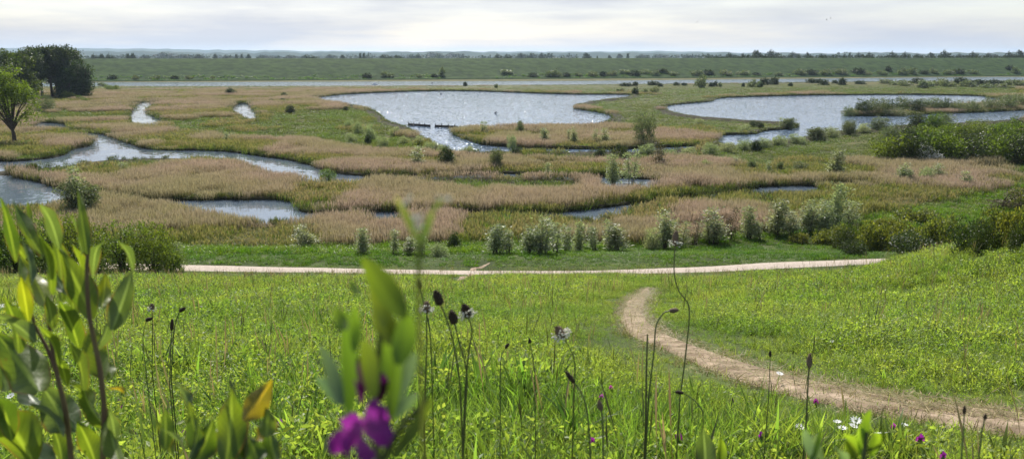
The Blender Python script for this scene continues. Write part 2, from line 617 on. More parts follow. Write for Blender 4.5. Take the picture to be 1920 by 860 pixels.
def tube(mb, P, R, sides=6, h0=0, h1=1, cap=True):
    P = [Vector(p) for p in P]
    n = len(P)
    V, hs = [], []
    prev = None
    for i in range(n):
        d = (P[min(i + 1, n - 1)] - P[max(i - 1, 0)])
        d = d.normalized() if d.length > 1e-9 else Vector((0, 0, 1))
        if prev is None:
            a = d.orthogonal().normalized()
        else:
            a = (prev - d * prev.dot(d))
            a = a.normalized() if a.length > 1e-6 else d.orthogonal().normalized()
        prev = a
        b = d.cross(a)
        for k in range(sides):
            t = 2 * math.pi * k / sides
            V.append(P[i] + (a * math.cos(t) + b * math.sin(t)) * R[i])
            hs.append(h0 + (h1 - h0) * i / max(1, n - 1))
    f = []
    for i in range(n - 1):
        for k in range(sides):
            k2 = (k + 1) % sides
            f.append((i * sides + k, i * sides + k2, (i + 1) * sides + k2, (i + 1) * sides + k))
    mb.add([tuple(v) for v in V], f, hs)


def spline(P, n=8):
    """Catmull-Rom through the points"""
    P = [np.asarray(p, float) for p in P]
    P = [2 * P[0] - P[1]] + P + [2 * P[-1] - P[-2]]
    out = []
    for i in range(1, len(P) - 2):
        for k in range(n):
            t = k / n
            a, b, c, d = P[i - 1], P[i], P[i + 1], P[i + 2]
            out.append(.5 * ((2 * b) + (c - a) * t + (2 * a - 5 * b + 4 * c - d) * t * t + (3 * b - a - 3 * c + d) * t ** 3))
    out.append(P[-2])
    return out


def lathe(mb, P0, axis, prof, sides=10, noise=0.0, h=.5):
    """prof: list of (along, radius)"""
    d = Vector(axis).normalized()
    a = d.orthogonal().normalized()
    b = d.cross(a)
    V = []
    for (t, r) in prof:
        for k in range(sides):
            q = 2 * math.pi * k / sides
            rr = r * (1 + noise * (random.random() - .5))
            V.append(tuple(Vector(P0) + d * t + (a * math.cos(q) + b * math.sin(q)) * rr))
    f = []
    for i in range(len(prof) - 1):
        for k in range(sides):
            k2 = (k + 1) % sides
            f.append((i * sides + k, i * sides + k2, (i + 1) * sides + k2, (i + 1) * sides + k))
    mb.add(V, f, h)


# ------------------------------------------------------------------ the ground
def grid_ground():
    y = np.concatenate([np.arange(-60, 0, 2.0), np.arange(0, 62, .4), np.arange(62, 420, 5.0), 420 * 1.17 ** np.arange(0, 21)])
    xs = np.concatenate([np.arange(0, 40, .6), 40 * 1.09 ** np.arange(0, 60)])
    x = np.concatenate([-xs[:0:-1], xs])
    X, Y = np.meshgrid(x, y)
    Z = terrain(X, Y)
    Z = np.where(Y > 57, 0, Z)
    nx, ny = len(x), len(y)
    V = np.stack([X, Y, Z], 2).reshape(-1, 3)
    i = np.arange(ny - 1)[:, None] * nx + np.arange(nx - 1)[None, :]
    f = np.stack([i, i + 1, i + nx + 1, i + nx], 2).reshape(-1, 4)
    mb = MB()
    mb.add(V, f)
    o = mb.build('ground', M['ground'], None, True)
    tag(o, 'meadow hillside running down into the flat marsh and the plain beyond', 'ground', kind='structure')


grid_ground()


def strip(name, pts, widths, mat, label, lift=.03, across=4, noise=0.0, cat='path'):
    """a draped ribbon along ground points"""
    P = np.array(spline([np.append(p[:2], 0) for p in pts], 14))[:, :2]
    wd = np.interp(np.linspace(0, len(widths) - 1, len(P)), range(len(widths)), widths)
    T = np.gradient(P, axis=0)
    N = unit(np.stack([-T[:, 1], T[:, 0]], 1))
    V = []
    for i in range(len(P)):
        for k in range(across + 1):
            s = (k / across - .5)
            e = 0
            if noise and k in (0, across):
                e = noise * (vnoise(P[i, 0], P[i, 1], .5, 3 + k) - .5)
            q = P[i] + N[i] * (s * wd[i] * (1 + e))
            z = float(terrain(q[0], q[1])) + (lift if 0 < k < across else -.004)
            V.append((q[0], q[1], z))
    f = []
    m = across + 1
    for i in range(len(P) - 1):
        for k in range(across):
            a = i * m + k
            f.append((a, a + 1, a + m + 1, a + m))
    mb = MB()
    mb.add(V, f)
    o = mb.build(name, mat, None, True)
    tag(o, label, cat, kind='structure')
    return P, wd


path_px = [(100, 494), (345, 501), (520, 506), (700, 510.5), (880, 513.5), (1090, 514), (1300, 506.5), (1500, 494), (1600, 489)]
path_pts = [on_plane(px, py, 2.15) for px, py in path_px]
d0 = path_pts[-1] - path_pts[-2]
path_pts += [path_pts[-1] + d0 * 2, path_pts[-1] + d0 * 6]
PATHL, PATHW = strip('path', path_pts, [1.3, 1.45, 1.3, 1.42, 1.34, 1.45, 1.36, 1.42, 1.35, 1.4, 1.4], M['gravel'], 'pale gravel footpath running across the foot of the meadow', .035)
PATHD = densify(PATHL, .25, False)

trail_px = [(1208, 551), (1192, 570), (1188, 594), (1208, 622), (1272, 654), (1360, 687), (1450, 715), (1540, 738), (1640, 760), (1760, 780), (1850, 792), (1960, 806)]
trail_pts = [on_ground(*p) for p in trail_px]
trail_pts = [trail_pts[0] + np.array([.35, 1.6, 0])] + trail_pts
TRAILL, TRAILW = strip('trail', trail_pts, [.05, .24, .31, .30, .28, .28, .30, .33, .38, .42, .50, .55, .62], M['trail'], 'bare trodden earth trail curving down the meadow on the right', .034, 8, .6)
TRAILD = densify(TRAILL, .05, False)
cut_px = [(845, 533), (868, 521), (885, 512), (900, 502), (918, 493)]
cut_pts = [on_ground(*p) for p in cut_px]
CUTL, CUTW = strip('trail', cut_pts, [.1, .34, .36, .3, .08], M['trail'], 'short trodden trail crossing the gravel footpath', .02, 4, .5)
CUTD = densify(CUTL, .1, False)

# ------------------------------------------------------------------ water
RH, LH = 1.0, .45      # bank vegetation in front of the water: reeds, low grass
waters = {}


def water(name, poly, mat, label, cat, z=.03, sm=2):
    W = []
    for p in poly:
        zz = p[2] if len(p) > 2 else 0
        q = on_plane(p[0], p[1], zz)
        W.append((q[0], q[1]))
    W = chaikin(W, sm)
    mb = MB()
    V = [(a, b, z) for a, b in W]
    me = bpy.data.meshes.new(name)
    me.from_pydata(V, [], [tuple(range(len(V)))])
    me.materials.append(mat)
    if me.polygons[0].normal.z < 0:
        me.flip_normals()
    o = bpy.data.objects.new(name, me)
    COL.objects.link(o)
    tag(o, label, cat, kind='structure')
    waters.setdefault(name, []).append(W)
    return W


WAT = []
WAT.append(water('creek', [(57, 231), (122, 231), (128, 238), (140, 247), (200, 253), (233, 267), (260, 276), (287, 282), (350, 283), (413, 283), (480, 292), (520, 298), (567, 305), (600, 318),
    (640, 328), (700, 332), (760, 332), (840, 330), (920, 326), (1000, 328), (1060, 332), (1140, 332), (1200, 337), (1250, 338),
    (1235, 341, 1.0), (1150, 345, .8), (1130, 345, .8), (1118, 332, .5), (1060, 332.6, .5), (1000, 328.6, .5), (920, 326.6, .5), (840, 330.6, .5), (740, 332.6, .5), (668, 334, RH), (610, 336, .9),
    (575, 330, RH), (530, 319, RH), (480, 310, RH), (440, 292, RH), (350, 287, RH), (283, 286, RH), (200, 288, RH), (130, 298, RH), (60, 305, RH),
    (20, 312, .8), (15, 322), (24, 332), (50, 338), (100, 350), (112, 356), (180, 367), (300, 377), (345, 377), (433, 375), (452, 376), (547, 375), (558, 388), (562, 399),
    (620, 402), (690, 400), (738, 396), (800, 402), (850, 401), (950, 402), (1050, 400), (1105, 394), (1200, 382), (1285, 372), (1400, 359), (1418, 352), (1460, 350), (1540, 348),
    (1535, 349.5, RH), (1465, 353, .6), (1442, 357.5, .9), (1418, 358, .8), (1400, 360.5, .6), (1312, 374, .55), (1290, 373, .55), (1220, 381, .5), (1125, 400, .7), (1085, 402, .9), (1060, 399.8, .5), (950, 401.3, .5), (850, 400.6, .5), (760, 401.2, .5), (742, 406, .9), (700, 407, .9), (684, 401, .55), (620, 402.5, .6), (557, 404, RH),
    (500, 406, .85), (433, 405, .85), (400, 397, .85), (350, 389, .8), (312, 382, .6), (240, 374.5, .5), (180, 369.5, .5), (118, 370, .9), (60, 375, 1.15), (-60, 378, 1.15), (-80, 300), (0, 304), (60, 302), (122, 293), (130, 281), (168, 275), (174, 269),
    (165, 261), (135, 245), (122, 240, .5), (60, 240, 1.0)], M['creek'], 'winding tidal creek looping between the reed beds', 'creek'))
WAT.append(water('pond', [(588, 184), (610, 181), (640, 178), (700, 174.5), (790, 171.5), (850, 170.5), (930, 172.5), (1000, 175.5), (1030, 176.5), (1100, 178), (1187, 177.5),
    (1186, 181, LH), (1150, 184, LH), (1100, 191, LH), (1078, 198, LH), (1080, 205), (1115, 210), (1145, 215.5), (1150, 219, .3), (1147, 227), (1130, 234, LH), (1060, 235, LH), (1000, 237, LH), (900, 239.5, LH), (858, 241, LH),
    (848, 248), (855, 256), (883, 266), (907, 273), (973, 278), (1057, 280), (1140, 281), (1220, 279), (1300, 274), (1318, 273), (1310, 279, LH), (1230, 285, LH), (1140, 285, LH), (1057, 284, LH), (973, 282, LH), (913, 280, .8), (867, 280, .9), (840, 275, .9), (800, 258, .9), (780, 249, .8), (768, 241, .6), (766, 234, .9), (745, 227, RH), (722, 221, RH), (714, 212, RH), (700, 203, RH), (680, 197, RH), (640, 191, RH), (595, 186, RH)],
    M['pond'], 'large sparkling pond in the middle with an outlet at its near left', 'pond'))
WAT.append(water('pond', [(1241, 202), (1260, 197), (1300, 193.5), (1334, 191), (1340, 184.5), (1400, 182), (1500, 179.5), (1600, 178.5), (1700, 178), (1845, 180), (1856, 185), (1960, 190), (1980, 215), (1920, 220, .9), (1850, 223, .9), (1786, 227, .9),
    (1700, 229, .8), (1650, 236, .8), (1590, 241, .8), (1540, 244, .8), (1500, 254, .8), (1420, 263, .8), (1380, 268, .8), (1345, 265, .6), (1341, 256), (1365, 253.5), (1420, 252.5), (1428, 246), (1470, 243.5), (1496, 240), (1494, 234, .4), (1465, 228, LH), (1420, 226, LH), (1370, 223, LH), (1310, 218, LH), (1280, 214, LH), (1255, 208, LH)],
    M['pond'], 'second pond on the right wrapped round a shrubby island', 'pond'))
WAT.append(water('creek', [(256, 191.5), (293, 191.5), (291, 199), (277, 207), (282, 216), (308, 226), (302, 232, .9), (243, 232, .9), (239, 217), (246, 205)], M['creek'], 'short bend of creek among tan reeds on the far left', 'creek'))
WAT.append(water('creek', [(444, 194), (470, 194), (486, 216), (482, 222, .7), (458, 222, .7), (446, 212, .7), (424, 208)], M['creek'], 'small wedge of open creek between tan reeds left of the big pond', 'creek'))
riv_far = [(60, 155.5), (175, 155), (640, 153.2), (1000, 152.6), (1280, 150.5), (1600, 147), (1960, 143.5)]
riv_near = [(1960, 150.5, .25), (1600, 152.8, .25), (1280, 156.5, .25), (1000, 159, .25), (640, 161, .25), (175, 161.5, .25), (60, 162.5, .25)]
WAT.append(water('river', riv_far + riv_near, M['river'], 'straight river channel along the foot of the long green dike', 'river', .03, 1))
ISL = chaikin([on_plane(a, b)[:2] for a, b in [(1581, 217.5), (1640, 218.5), (1700, 217), (1760, 213.5), (1830, 212), (1920, 207), (1990, 203), (1990, 193), (1900, 195), (1800, 199), (1700, 204), (1600, 210)]], 2)
ic = ISL.mean(0)
mb = MB()
rings = [np.column_stack([ic + (ISL - ic) * k, np.full(len(ISL), zz)]) for k, zz in ((1.0, -.05), (.97, .22), (.85, .45), (.4, .5))]
nI = len(ISL)
mb.add(np.concatenate(rings), [(r_ * nI + k, r_ * nI + (k + 1) % nI, (r_ + 1) * nI + (k + 1) % nI, (r_ + 1) * nI + k) for r_ in range(3) for k in range(nI)])
mb.add(rings[3], [(k, (k + 1) % nI, (nI - 1 - k) % nI) for k in range(1)] if False else [tuple(range(nI))])
tag(mb.build('island', M['ground'], None, True), 'low overgrown island in the right pond', 'island', kind='structure')
WDENS = np.concatenate([densify(w, .8) for w in WAT + [ISL]])


def in_water(x, y):
    c = np.zeros(x.shape, bool)
    for w in WAT:
        c |= inside(w, x, y)
    return c & ~inside(ISL, x, y)


# low peat banks round ponds and creek, coloured dark to paint the shadow line
def bank(W, h, label):
    W = np.asarray(W)
    ar = np.sum(W[:, 0] * np.roll(W[:, 1], -1) - np.roll(W[:, 0], -1) * W[:, 1])
    T = np.roll(W, -1, 0) - np.roll(W, 1, 0)
    N = unit(np.stack([T[:, 1], -T[:, 0]], 1)) * (1 if ar > 0 else -1)
    n = len(W)
    jit = 1 + .5 * (vnoise(W[:, 0], W[:, 1], 2.5, 15) - .5)
    rows = [(-.05, np.full(n, -.02)), (.06, h * .75 * jit), (.35, h * jit), (1.6, h * .5 * jit), (3.2, np.full(n, -.06))]
    V = np.concatenate([np.column_stack([W + N * o, z]) for o, z in rows])
    f = [(r * n + k, r * n + (k + 1) % n, (r + 1) * n + (k + 1) % n, (r + 1) * n + k) for r in range(4) for k in range(n)]
    mb = MB()
    mb.add(V, f)
    tag(mb.build('bank', M['peat'], None, True), label, 'bank', kind='structure')


bank(WAT[1], .5, 'low peat bank round the big pond, darkened for its shadow line')
bank(WAT[2], .5, 'low peat bank round the right pond, darkened for its shadow line')
bank(WAT[0], .3, 'low peat bank along the winding creek, darkened for its shadow line')
# ------------------------------------------------------------------ dike, hills
rl = on_plane(175, 153.5, 0)
rr = on_plane(1920, 143, 0)
rd = unit((rr - rl)[:2])
rn = np.array([-rd[1], rd[0]])
mb = MB()
prof = [(0, -.3), (1, .5), (7, .8), (9, 1.4), (26, 6.2), (42, 11.0), (44, 11.25), (49, 11.25), (51, 11.0), (90, -.2)]
S = np.arange(-900, 1300, 8.0)
V = []
for s in S:
    for k, (o, z) in enumerate(prof):
        wob = (vnoise(s, o, 14, 7) - .5) * (1.2 if 1 < k < 5 else .15)
        zz = z + (vnoise(s, o * 3, 9, 9) - .5) * (.7 if 1 < k < 5 else .15)
        p = rl[:2] + rd * s + rn * (o + wob)
        V.append((p[0], p[1], zz))
n = len(prof)
f = [(i * n + k, (i + 1) * n + k, (i + 1) * n + k + 1, i * n + k + 1) for i in range(len(S) - 1) for k in range(n - 1)]
mb.add(V, f)
tag(mb.build('embankment', M['dike'], None, True), 'long dark green grass dike running across the whole view', 'dike', kind='structure')


def dike_point(px, o):
    """point on the dike profile at offset o under pixel column px"""
    a = (px - 960) / F * 1.0
    # solve rl + rd*s + rn*o having x/y ratio of the column (near the horizon)
    k = a / CP
    bx, by = rl[0] + rn[0] * o, rl[1] + rn[1] * o
    s = (k * by - bx) / (rd[0] - k * rd[1])
    z = np.interp(o, [q[0] for q in prof], [q[1] for q in prof])
    return np.array([bx + rd[0] * s, by + rd[1] * s, z])


def ridge(name, D, tops, depth, label, amp):
    mb = MB()
    xs = np.linspace(-D * .8, D * .8, 260)
    pxs = 960 + F * CP * xs / D
    py = np.interp(pxs, [t[0] for t in tops], [t[1] for t in tops])
    zt = H + (104.8 - py) / F * D + (vnoise(xs, 0, D * .012, 5) - .5) * amp + (vnoise(xs, 0, D * .004, 6) - .5) * amp * .6
    zt = np.maximum(zt, 3)
    V = []
    for x, z in zip(xs, zt):
        V += [(x, D - depth, -.4), (x, D - depth * .5, z * .72), (x, D, z), (x, D + depth, -.4)]
    f = [(i * 4 + k, i * 4 + 4 + k, i * 4 + 5 + k, i * 4 + 1 + k) for i in range(len(xs) - 1) for k in range(3)]
    mb.add(V, f)
    return tag(mb.build(name, M['hill'], None, True), label, 'hills', kind='structure')


ridge('hills', 7600, [(-400, 92), (155, 92), (300, 93), (450, 95), (600, 97.5), (800, 98.5), (960, 98), (1100, 98.5), (1230, 97), (1340, 99.5), (1500, 101.5), (2400, 102.5)], 700, 'low hazy blue hills along the horizon', 8)
ridge('hills', 4300, [(-400, 98), (150, 98), (280, 97.5), (345, 98.5), (420, 100), (700, 101), (800, 98), (870, 98.5), (930, 101), (1200, 100.5), (1280, 101), (1500, 101), (1920, 100), (2400, 100)], 300, 'distant wooded rise in front of the blue hills', 9)

# ------------------------------------------------------------------ scatter by geometry nodes
def proto(name, mb, mat):
    return bpy.data.objects.new(name, mb.mesh(name, mat))


def scatter(name, P, scale, protos, label, cat, tilt=.08, zs=None):
    n = len(P)
    me = bpy.data.meshes.new(name)
    me.vertices.add(n)
    me.vertices.foreach_set('co', np.asarray(P, np.float32).reshape(-1))
    rot = np.stack([rng.normal(0, tilt, n), rng.normal(0, tilt, n), rng.random(n) * 6.283], 1).astype(np.float32)
    sc = np.stack([scale, scale, scale if zs is None else zs], 1).astype(np.float32)
    a = me.attributes.new('rot', 'FLOAT_VECTOR', 'POINT')
    a.data.foreach_set('vector', rot.reshape(-1))
    a = me.attributes.new('scl', 'FLOAT_VECTOR', 'POINT')
    a.data.foreach_set('vector', sc.reshape(-1))
    a = me.attributes.new('kindno', 'INT', 'POINT')
    a.data.foreach_set('value', rng.integers(0, len(protos), n).astype(np.int32))
    o = bpy.data.objects.new(name, me)
    COL.objects.link(o)
    for p in protos:
        if p.data.materials[0].name not in [m.name for m in me.materials if m]:
            me.materials.append(p.data.materials[0])
    ng = bpy.data.node_groups.new(name, 'GeometryNodeTree')
    ng.interface.new_socket('Geometry', in_out='INPUT', socket_type='NodeSocketGeometry')
    ng.interface.new_socket('Geometry', in_out='OUTPUT', socket_type='NodeSocketGeometry')
    gi = ng.nodes.new('NodeGroupInput')
    go = ng.nodes.new('NodeGroupOutput')
    ip = ng.nodes.new('GeometryNodeInstanceOnPoints')
    gt = ng.nodes.new('GeometryNodeGeometryToInstance')
    for p in protos:
        oi = ng.nodes.new('GeometryNodeObjectInfo')
        oi.inputs['Object'].default_value = p
        oi.inputs['As Instance'].default_value = False
        ng.links.new(oi.outputs['Geometry'], gt.inputs[0])
    def na(nm, t):
        q = ng.nodes.new('GeometryNodeInputNamedAttribute')
        q.data_type = t
        q.inputs[0].default_value = nm
        return q.outputs[0]
    e = ng.nodes.new('FunctionNodeEulerToRotation')
    ng.links.new(na('rot', 'FLOAT_VECTOR'), e.inputs[0])
    ng.links.new(gi.outputs[0], ip.inputs['Points'])
    ng.links.new(gt.outputs[0], ip.inputs['Instance'])
    ip.inputs['Pick Instance'].default_value = True
    ng.links.new(na('kindno', 'INT'), ip.inputs['Instance Index'])
    ng.links.new(e.outputs[0], ip.inputs['Rotation'])
    ng.links.new(na('scl', 'FLOAT_VECTOR'), ip.inputs['Scale'])
    ng.links.new(ip.outputs[0], go.inputs[0])
    md = o.modifiers.new('scatter', 'NODES')
    md.node_group = ng
    return tag(o, label, cat, kind='stuff')


def disc(n, R):
    r = R * np.sqrt(rng.random(n))
    t = rng.random(n) * 6.283
    return np.stack([r * np.cos(t), r * np.sin(t), np.zeros(n)], 1)


def clump_reed(n, R, h, w, plume=1.6, lean=.12):
    mb = MB()
    blades(mb, disc(n, R), h * rng.uniform(.72, 1.12, n), rng.random(n) * 6.28, rng.uniform(.02, lean * 2, n), w * rng.uniform(.7, 1.3, n), 4, plume=plume, twist=rng.random(n) * 6.28)
    k = n
    B = disc(k, R)
    B[:, 2] = h * rng.uniform(.15, .7, k)
    blades(mb, B, h * rng.uniform(.25, .4, k), rng.random(k) * 6.28, rng.uniform(.5, 1.1, k), w * 1.2 * np.ones(k), 2, h0=.15, h1=.75)
    return mb


def clump_grass(n, R, h, w, lean=.6, segs=3):
    mb = MB()
    blades(mb, disc(n, R), h * rng.uniform(.5, 1.1, n), rng.random(n) * 6.28, rng.uniform(.1, lean * 1.4, n), w * rng.uniform(.7, 1.3, n), segs, twist=rng.random(n) * 6.28)
    return mb


REED = [proto('reed', clump_reed(54, 1.0, 1.2, .022, .9), M['reed']) for _ in range(6)] + [proto('reed', clump_reed(46, .95, 1.12, .022, .8), M['olive'])]
OLIVE = [proto('reed', clump_reed(32, .8, 1.05, .032, 1.2, .2), M['olive']) for _ in range(2)] + [proto('reed', clump_reed(30, .8, .85, .034, .8, .2), M['sedge']), proto('sedge', clump_grass(38, .8, .7, .034, .7), M['sedge'])]
GREENR = [proto('reed', clump_reed(28, .5, 1.1, .036, .6, .22), M['green_reed']) for _ in range(2)]
SEDGE = [proto('sedge', clump_grass(38, .75, .62, .036, .7), M['sedge']) for _ in range(4)] + [proto('sedge', clump_grass(32, .7, .55, .036, .8), M['green_reed'])]

GREEN_ZONES = [
    [(65, 210), (245, 212), (245, 226), (122, 229), (60, 227)],
    [(300, 230), (420, 222), (500, 218), (590, 208), (650, 200), (690, 212), (760, 236), (775, 262), (810, 285), (860, 295), (740, 292), (640, 282), (560, 270), (420, 264), (330, 248)],
    [(30, 318), (130, 303), (283, 292), (440, 294), (480, 305), (360, 312), (240, 320), (150, 330), (60, 338)],
    [(800, 262), (913, 283), (1340, 285), (1345, 300), (1200, 306), (1100, 303), (900, 303), (800, 294)],
    [(985, 250), (1030, 250), (1030, 262), (985, 262)],
    [(1075, 195), (1190, 178), (1340, 180), (1340, 192), (1240, 202), (1280, 214), (1465, 228), (1496, 242), (1425, 252), (1345, 254), (1330, 244), (1230, 242), (1140, 240), (1148, 215)],
    [(700, 162), (1000, 158), (1920, 148), (1920, 182), (1500, 178), (1340, 183), (1190, 176), (1030, 175), (850, 169), (700, 170)],
    [(1345, 262), (1540, 245), (1700, 230), (1920, 215), (1920, 306), (1640, 308), (1500, 304), (1390, 316), (1300, 304)],
    [(700, 340), (850, 342), (950, 340), (1090, 348), (1085, 370), (1000, 372), (880, 364), (760, 356)], [(1100, 352), (1200, 350), (1230, 362), (1130, 368)], [(560, 372), (590, 340), (640, 344), (620, 398), (570, 400)],
    [(1855, 310), (1960, 305), (1960, 342), (1900, 336)],
    [(0, 278), (100, 278), (128, 290), (100, 302), (0, 304)],
    [(1290, 352), (1400, 372), (1320, 378)], [(1530, 340), (1640, 345), (1560, 356)],
    [(0, 152), (700, 158), (700, 164), (0, 168)],
]
VERGE = [(-300, 466), (0, 466), (345, 465), (600, 465), (800, 459), (1000, 454), (1230, 460), (1340, 442), (1450, 432), (1560, 420), (1640, 405), (1760, 382), (1920, 348), (2200, 290), (2200, 900), (-300, 900)]

TIERS = [(50, 80, 3.4, 1.0), (80, 130, 2.1, 1.1), (130, 220, .95, 1.45), (220, 400, .42, 2.0)]
pts, scl = [], []
for r0, r1, dens, s in TIERS:
    n = int(.5 * (r1 ** 2 - r0 ** 2) * 1.36 * dens)
    r = np.sqrt(rng.random(n) * (r1 ** 2 - r0 ** 2) + r0 ** 2)
    t = rng.uniform(-.68, .68, n)
    pts.append(np.stack([r * np.sin(t), r * np.cos(t)], 1))
    scl.append(np.full(n, s) * rng.uniform(.85, 1.15, n))
pts = np.concatenate(pts)
scl = np.concatenate(scl)
x, y = pts[:, 0], pts[:, 1]
z = np.where(y > 57, 0, terrain(x, y))
keep = ~in_water(x, y)
dl = (x - rl[0]) * rn[0] + (y - rl[1]) * rn[1]
keep &= dl < -.5
px, py = project(np.stack([x, y, z], 1))
keep &= ~inside(VERGE, px, py)
x, y, z, px, py, scl = [q[keep] for q in (x, y, z, px, py, scl)]
jx = px + 25 * (vnoise(x, y, 6, 21) - .5) * 2
jy = py + 5 * (vnoise(x, y, 5, 22) - .5) * 2
green = np.zeros(x.shape, bool)
for g in GREEN_ZONES:
    green |= inside(g, jx, jy)
dw = dist_pts(x, y, WDENS)
lowbank = inside(GREEN_ZONES[5], px, py) | inside(GREEN_ZONES[6], px, py) | (inside(GREEN_ZONES[7], px, py))
patch = vnoise(x, y, 9, 31)
rim = (dw < .1 + .9 * vnoise(x, y, 4, 33) ** 2) & ~lowbank
rimlow = (dw < 1.2) & lowbank
olive = ~green & ~rim & ~rimlow & (patch > .56)
gsel = green & ~rim & ~rimlow
gol = gsel & (patch > .68) & ~lowbank
reed = ~green & ~rim & ~rimlow & ~olive


def sub(mask):
    return np.stack([x[mask], y[mask], z[mask]], 1), scl[mask]


RIVF = 1 - .72 * sstep(285, 350, y - .12 * x)


def zsc(s, mask, k=1.0):
    # heights stay natural while far clumps widen; broad swells in the canopy
    dip = 1 - .42 * sstep(.70, .86, vnoise(x[mask], y[mask] * .6, 3.2, 43))
    return k * dip * RIVF[mask] * (.84 + .30 * vnoise(x[mask], y[mask], 9, 41)) * rng.uniform(.94, 1.05, mask.sum())


P_, s_ = sub(reed)
scatter('reeds', P_, s_, REED, 'dense tan reed beds filling the marsh between the creeks', 'reeds', .06, zsc(s_, reed))
m_ = olive | gol
P_, s_ = sub(m_)
scatter('reeds', P_, s_, OLIVE, 'thinner olive reed patches mixed with green sedge', 'reeds', .08, zsc(s_, m_, .95))
m_ = rim
P_, s_ = sub(m_)
scatter('reeds', P_, s_ * .9, GREENR, 'dark green young reeds lining the water edges', 'reeds', .1, zsc(s_, m_, .9))
m_ = rimlow
P_, s_ = sub(m_)
scatter('bank_grass', P_, s_ * .9, GREENR, 'low dark grass fringe round the pond banks', 'grass', .1, zsc(s_, m_, .5))
m_ = gsel & ~gol
P_, s_ = sub(m_)
low = np.where(lowbank[m_], .62, 1.0)
scatter('sedge', P_, s_, SEDGE, 'low green sedge and grass on the islands and far meadow', 'grass', .12, zsc(s_, m_, .85) * low)
# extra dense rim right along the water so the banks read as continuous walls of reed
q = WDENS + rng.normal(0, .22, WDENS.shape)
for _ in range(2):
    q = np.concatenate([q, WDENS + rng.normal(0, .32, WDENS.shape)])
q = q[~in_water(q[:, 0], q[:, 1])]
q = q[(q[:, 1] > 50) & (q[:, 1] < 395 + .12 * q[:, 0]) & (np.abs(q[:, 0]) < .75 * q[:, 1] + 5)]
qp = project(np.stack([q[:, 0], q[:, 1], np.zeros(len(q))], 1))
ql = inside(GREEN_ZONES[5], *qp) | inside(GREEN_ZONES[6], *qp) | inside(GREEN_ZONES[7], *qp) | (q[:, 1] > 330)
far = np.clip(q[:, 1] / 130, .8, 1.8)
Q3 = np.stack([q[:, 0], q[:, 1], np.zeros(len(q))], 1)
sz = np.where(q[:, 1] > 320, .25, np.where(ql, .5, .66)) * rng.uniform(.75, 1.15, len(q))
scatter('bank_reeds', Q3, far * .75, GREENR, 'wall of dark green reed shoots along every bank', 'reeds', .12, sz)

# ------------------------------------------------------------------ meadow
def plantain_leaves():
    mb = MB()
    n = 7
    blades(mb, disc(n, .03), rng.uniform(.14, .26, n), rng.random(n) * 6.28, rng.uniform(.15, .7, n), rng.uniform(.016, .028, n), 5)
    return mb


def vetch_sprig(k=5, lf=.016):
    mb = MB()
    for _ in range(k):
        a = rng.random() * 6.28
        l = rng.uniform(.12, .24)
        le = rng.uniform(.3, 1.0)
        b = disc(1, .05)[0]
        t = np.linspace(.15, 1, 12)
        ax = np.stack([b[0] + np.cos(a) * le * l * t ** 1.5, b[1] + np.sin(a) * le * l * t ** 1.5, l * (t - .3 * le * t ** 2)], 1)
        for s in (-1, 1):
            sd = np.array([-np.sin(a), np.cos(a), 0]) * s
            D = unit(sd + rng.normal(0, .3, (12, 3)) + np.array([np.cos(a) * .5, np.sin(a) * .5, .5])) * lf * rng.uniform(.8, 1.5, (12, 1))
            W = unit(np.cross(D, rng.normal(0, 1, (12, 3)) + np.array([0, 0, 1.5]))) * lf * .24
            kites(mb, ax, D, W, .3 + .7 * t, None, .4)
        blades(mb, b[None], np.array([l]), np.array([a]), np.array([le]), np.array([.003]), 3)
    return mb


def herb_tuft(n=44, R=.08, h=.16, lf=.024, ar=.28):
    mb = MB()
    B = disc(n, R)
    B[:, 2] = h * rng.random(n) ** .7
    D = unit(rng.normal(0, 1, (n, 3)) + np.array([0, 0, .6])) * lf * rng.uniform(.6, 1.4, (n, 1))
    W = unit(np.cross(D, rng.normal(0, 1, (n, 3)))) * lf * ar
    kites(mb, B, D, W, .25 + .75 * B[:, 2] / h, None, .35)
    return mb


def stalks(n=4, h=.42):
    mb = MB()
    B = disc(n, .06)
    L = h * rng.uniform(.7, 1.2, n)
    a = rng.random(n) * 6.28
    le = rng.uniform(.02, .3, n)
    blades(mb, B, L, a, le, np.full(n, .0028), 4, plume=2.2)
    return mb


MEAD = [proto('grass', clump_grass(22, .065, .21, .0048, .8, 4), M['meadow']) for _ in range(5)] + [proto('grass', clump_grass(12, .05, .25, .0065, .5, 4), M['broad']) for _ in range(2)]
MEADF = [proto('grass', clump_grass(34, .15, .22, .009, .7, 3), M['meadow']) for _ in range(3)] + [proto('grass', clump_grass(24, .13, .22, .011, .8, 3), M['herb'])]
PLANT = [proto('plantain', plantain_leaves(), M['broad']) for _ in range(4)]
VETCH = [proto('vetch', vetch_sprig(), M['herb']) for _ in range(4)]
HERB = [proto('herb', herb_tuft(), M['herb']) for _ in range(3)] + [proto('herb', herb_tuft(30, .08, .1, .026, .34), M['herb'])]
HERBF = [proto('herb', herb_tuft(60, .17, .2, .03, .3), M['herb']) for _ in range(3)]
STALK = [proto('stalk', stalks(), M['straw']) for _ in range(2)] + [proto('stalk', stalks(3, .38), M['dark_stalk']) for _ in range(2)]
VERGEG = [proto('verge', clump_grass(28, .22, .22, .022, .8, 2), M['verge']) for _ in range(3)]
RANK = [proto('rank', clump_grass(30, .35, .6, .03, .6, 3), M['verge']) for _ in range(2)] + [proto('rank', herb_tuft(50, .35, .5, .09, .3), M['mid_leaf'])]


def fan(r0, r1, dens, a0=-.72, a1=.72):
    n = int(.5 * (r1 ** 2 - r0 ** 2) * (a1 - a0) * dens)
    r = np.sqrt(rng.random(n) * (r1 ** 2 - r0 ** 2) + r0 ** 2)
    t = rng.uniform(a0, a1, n)
    return np.stack([r * np.sin(t), r * np.cos(t)], 1)


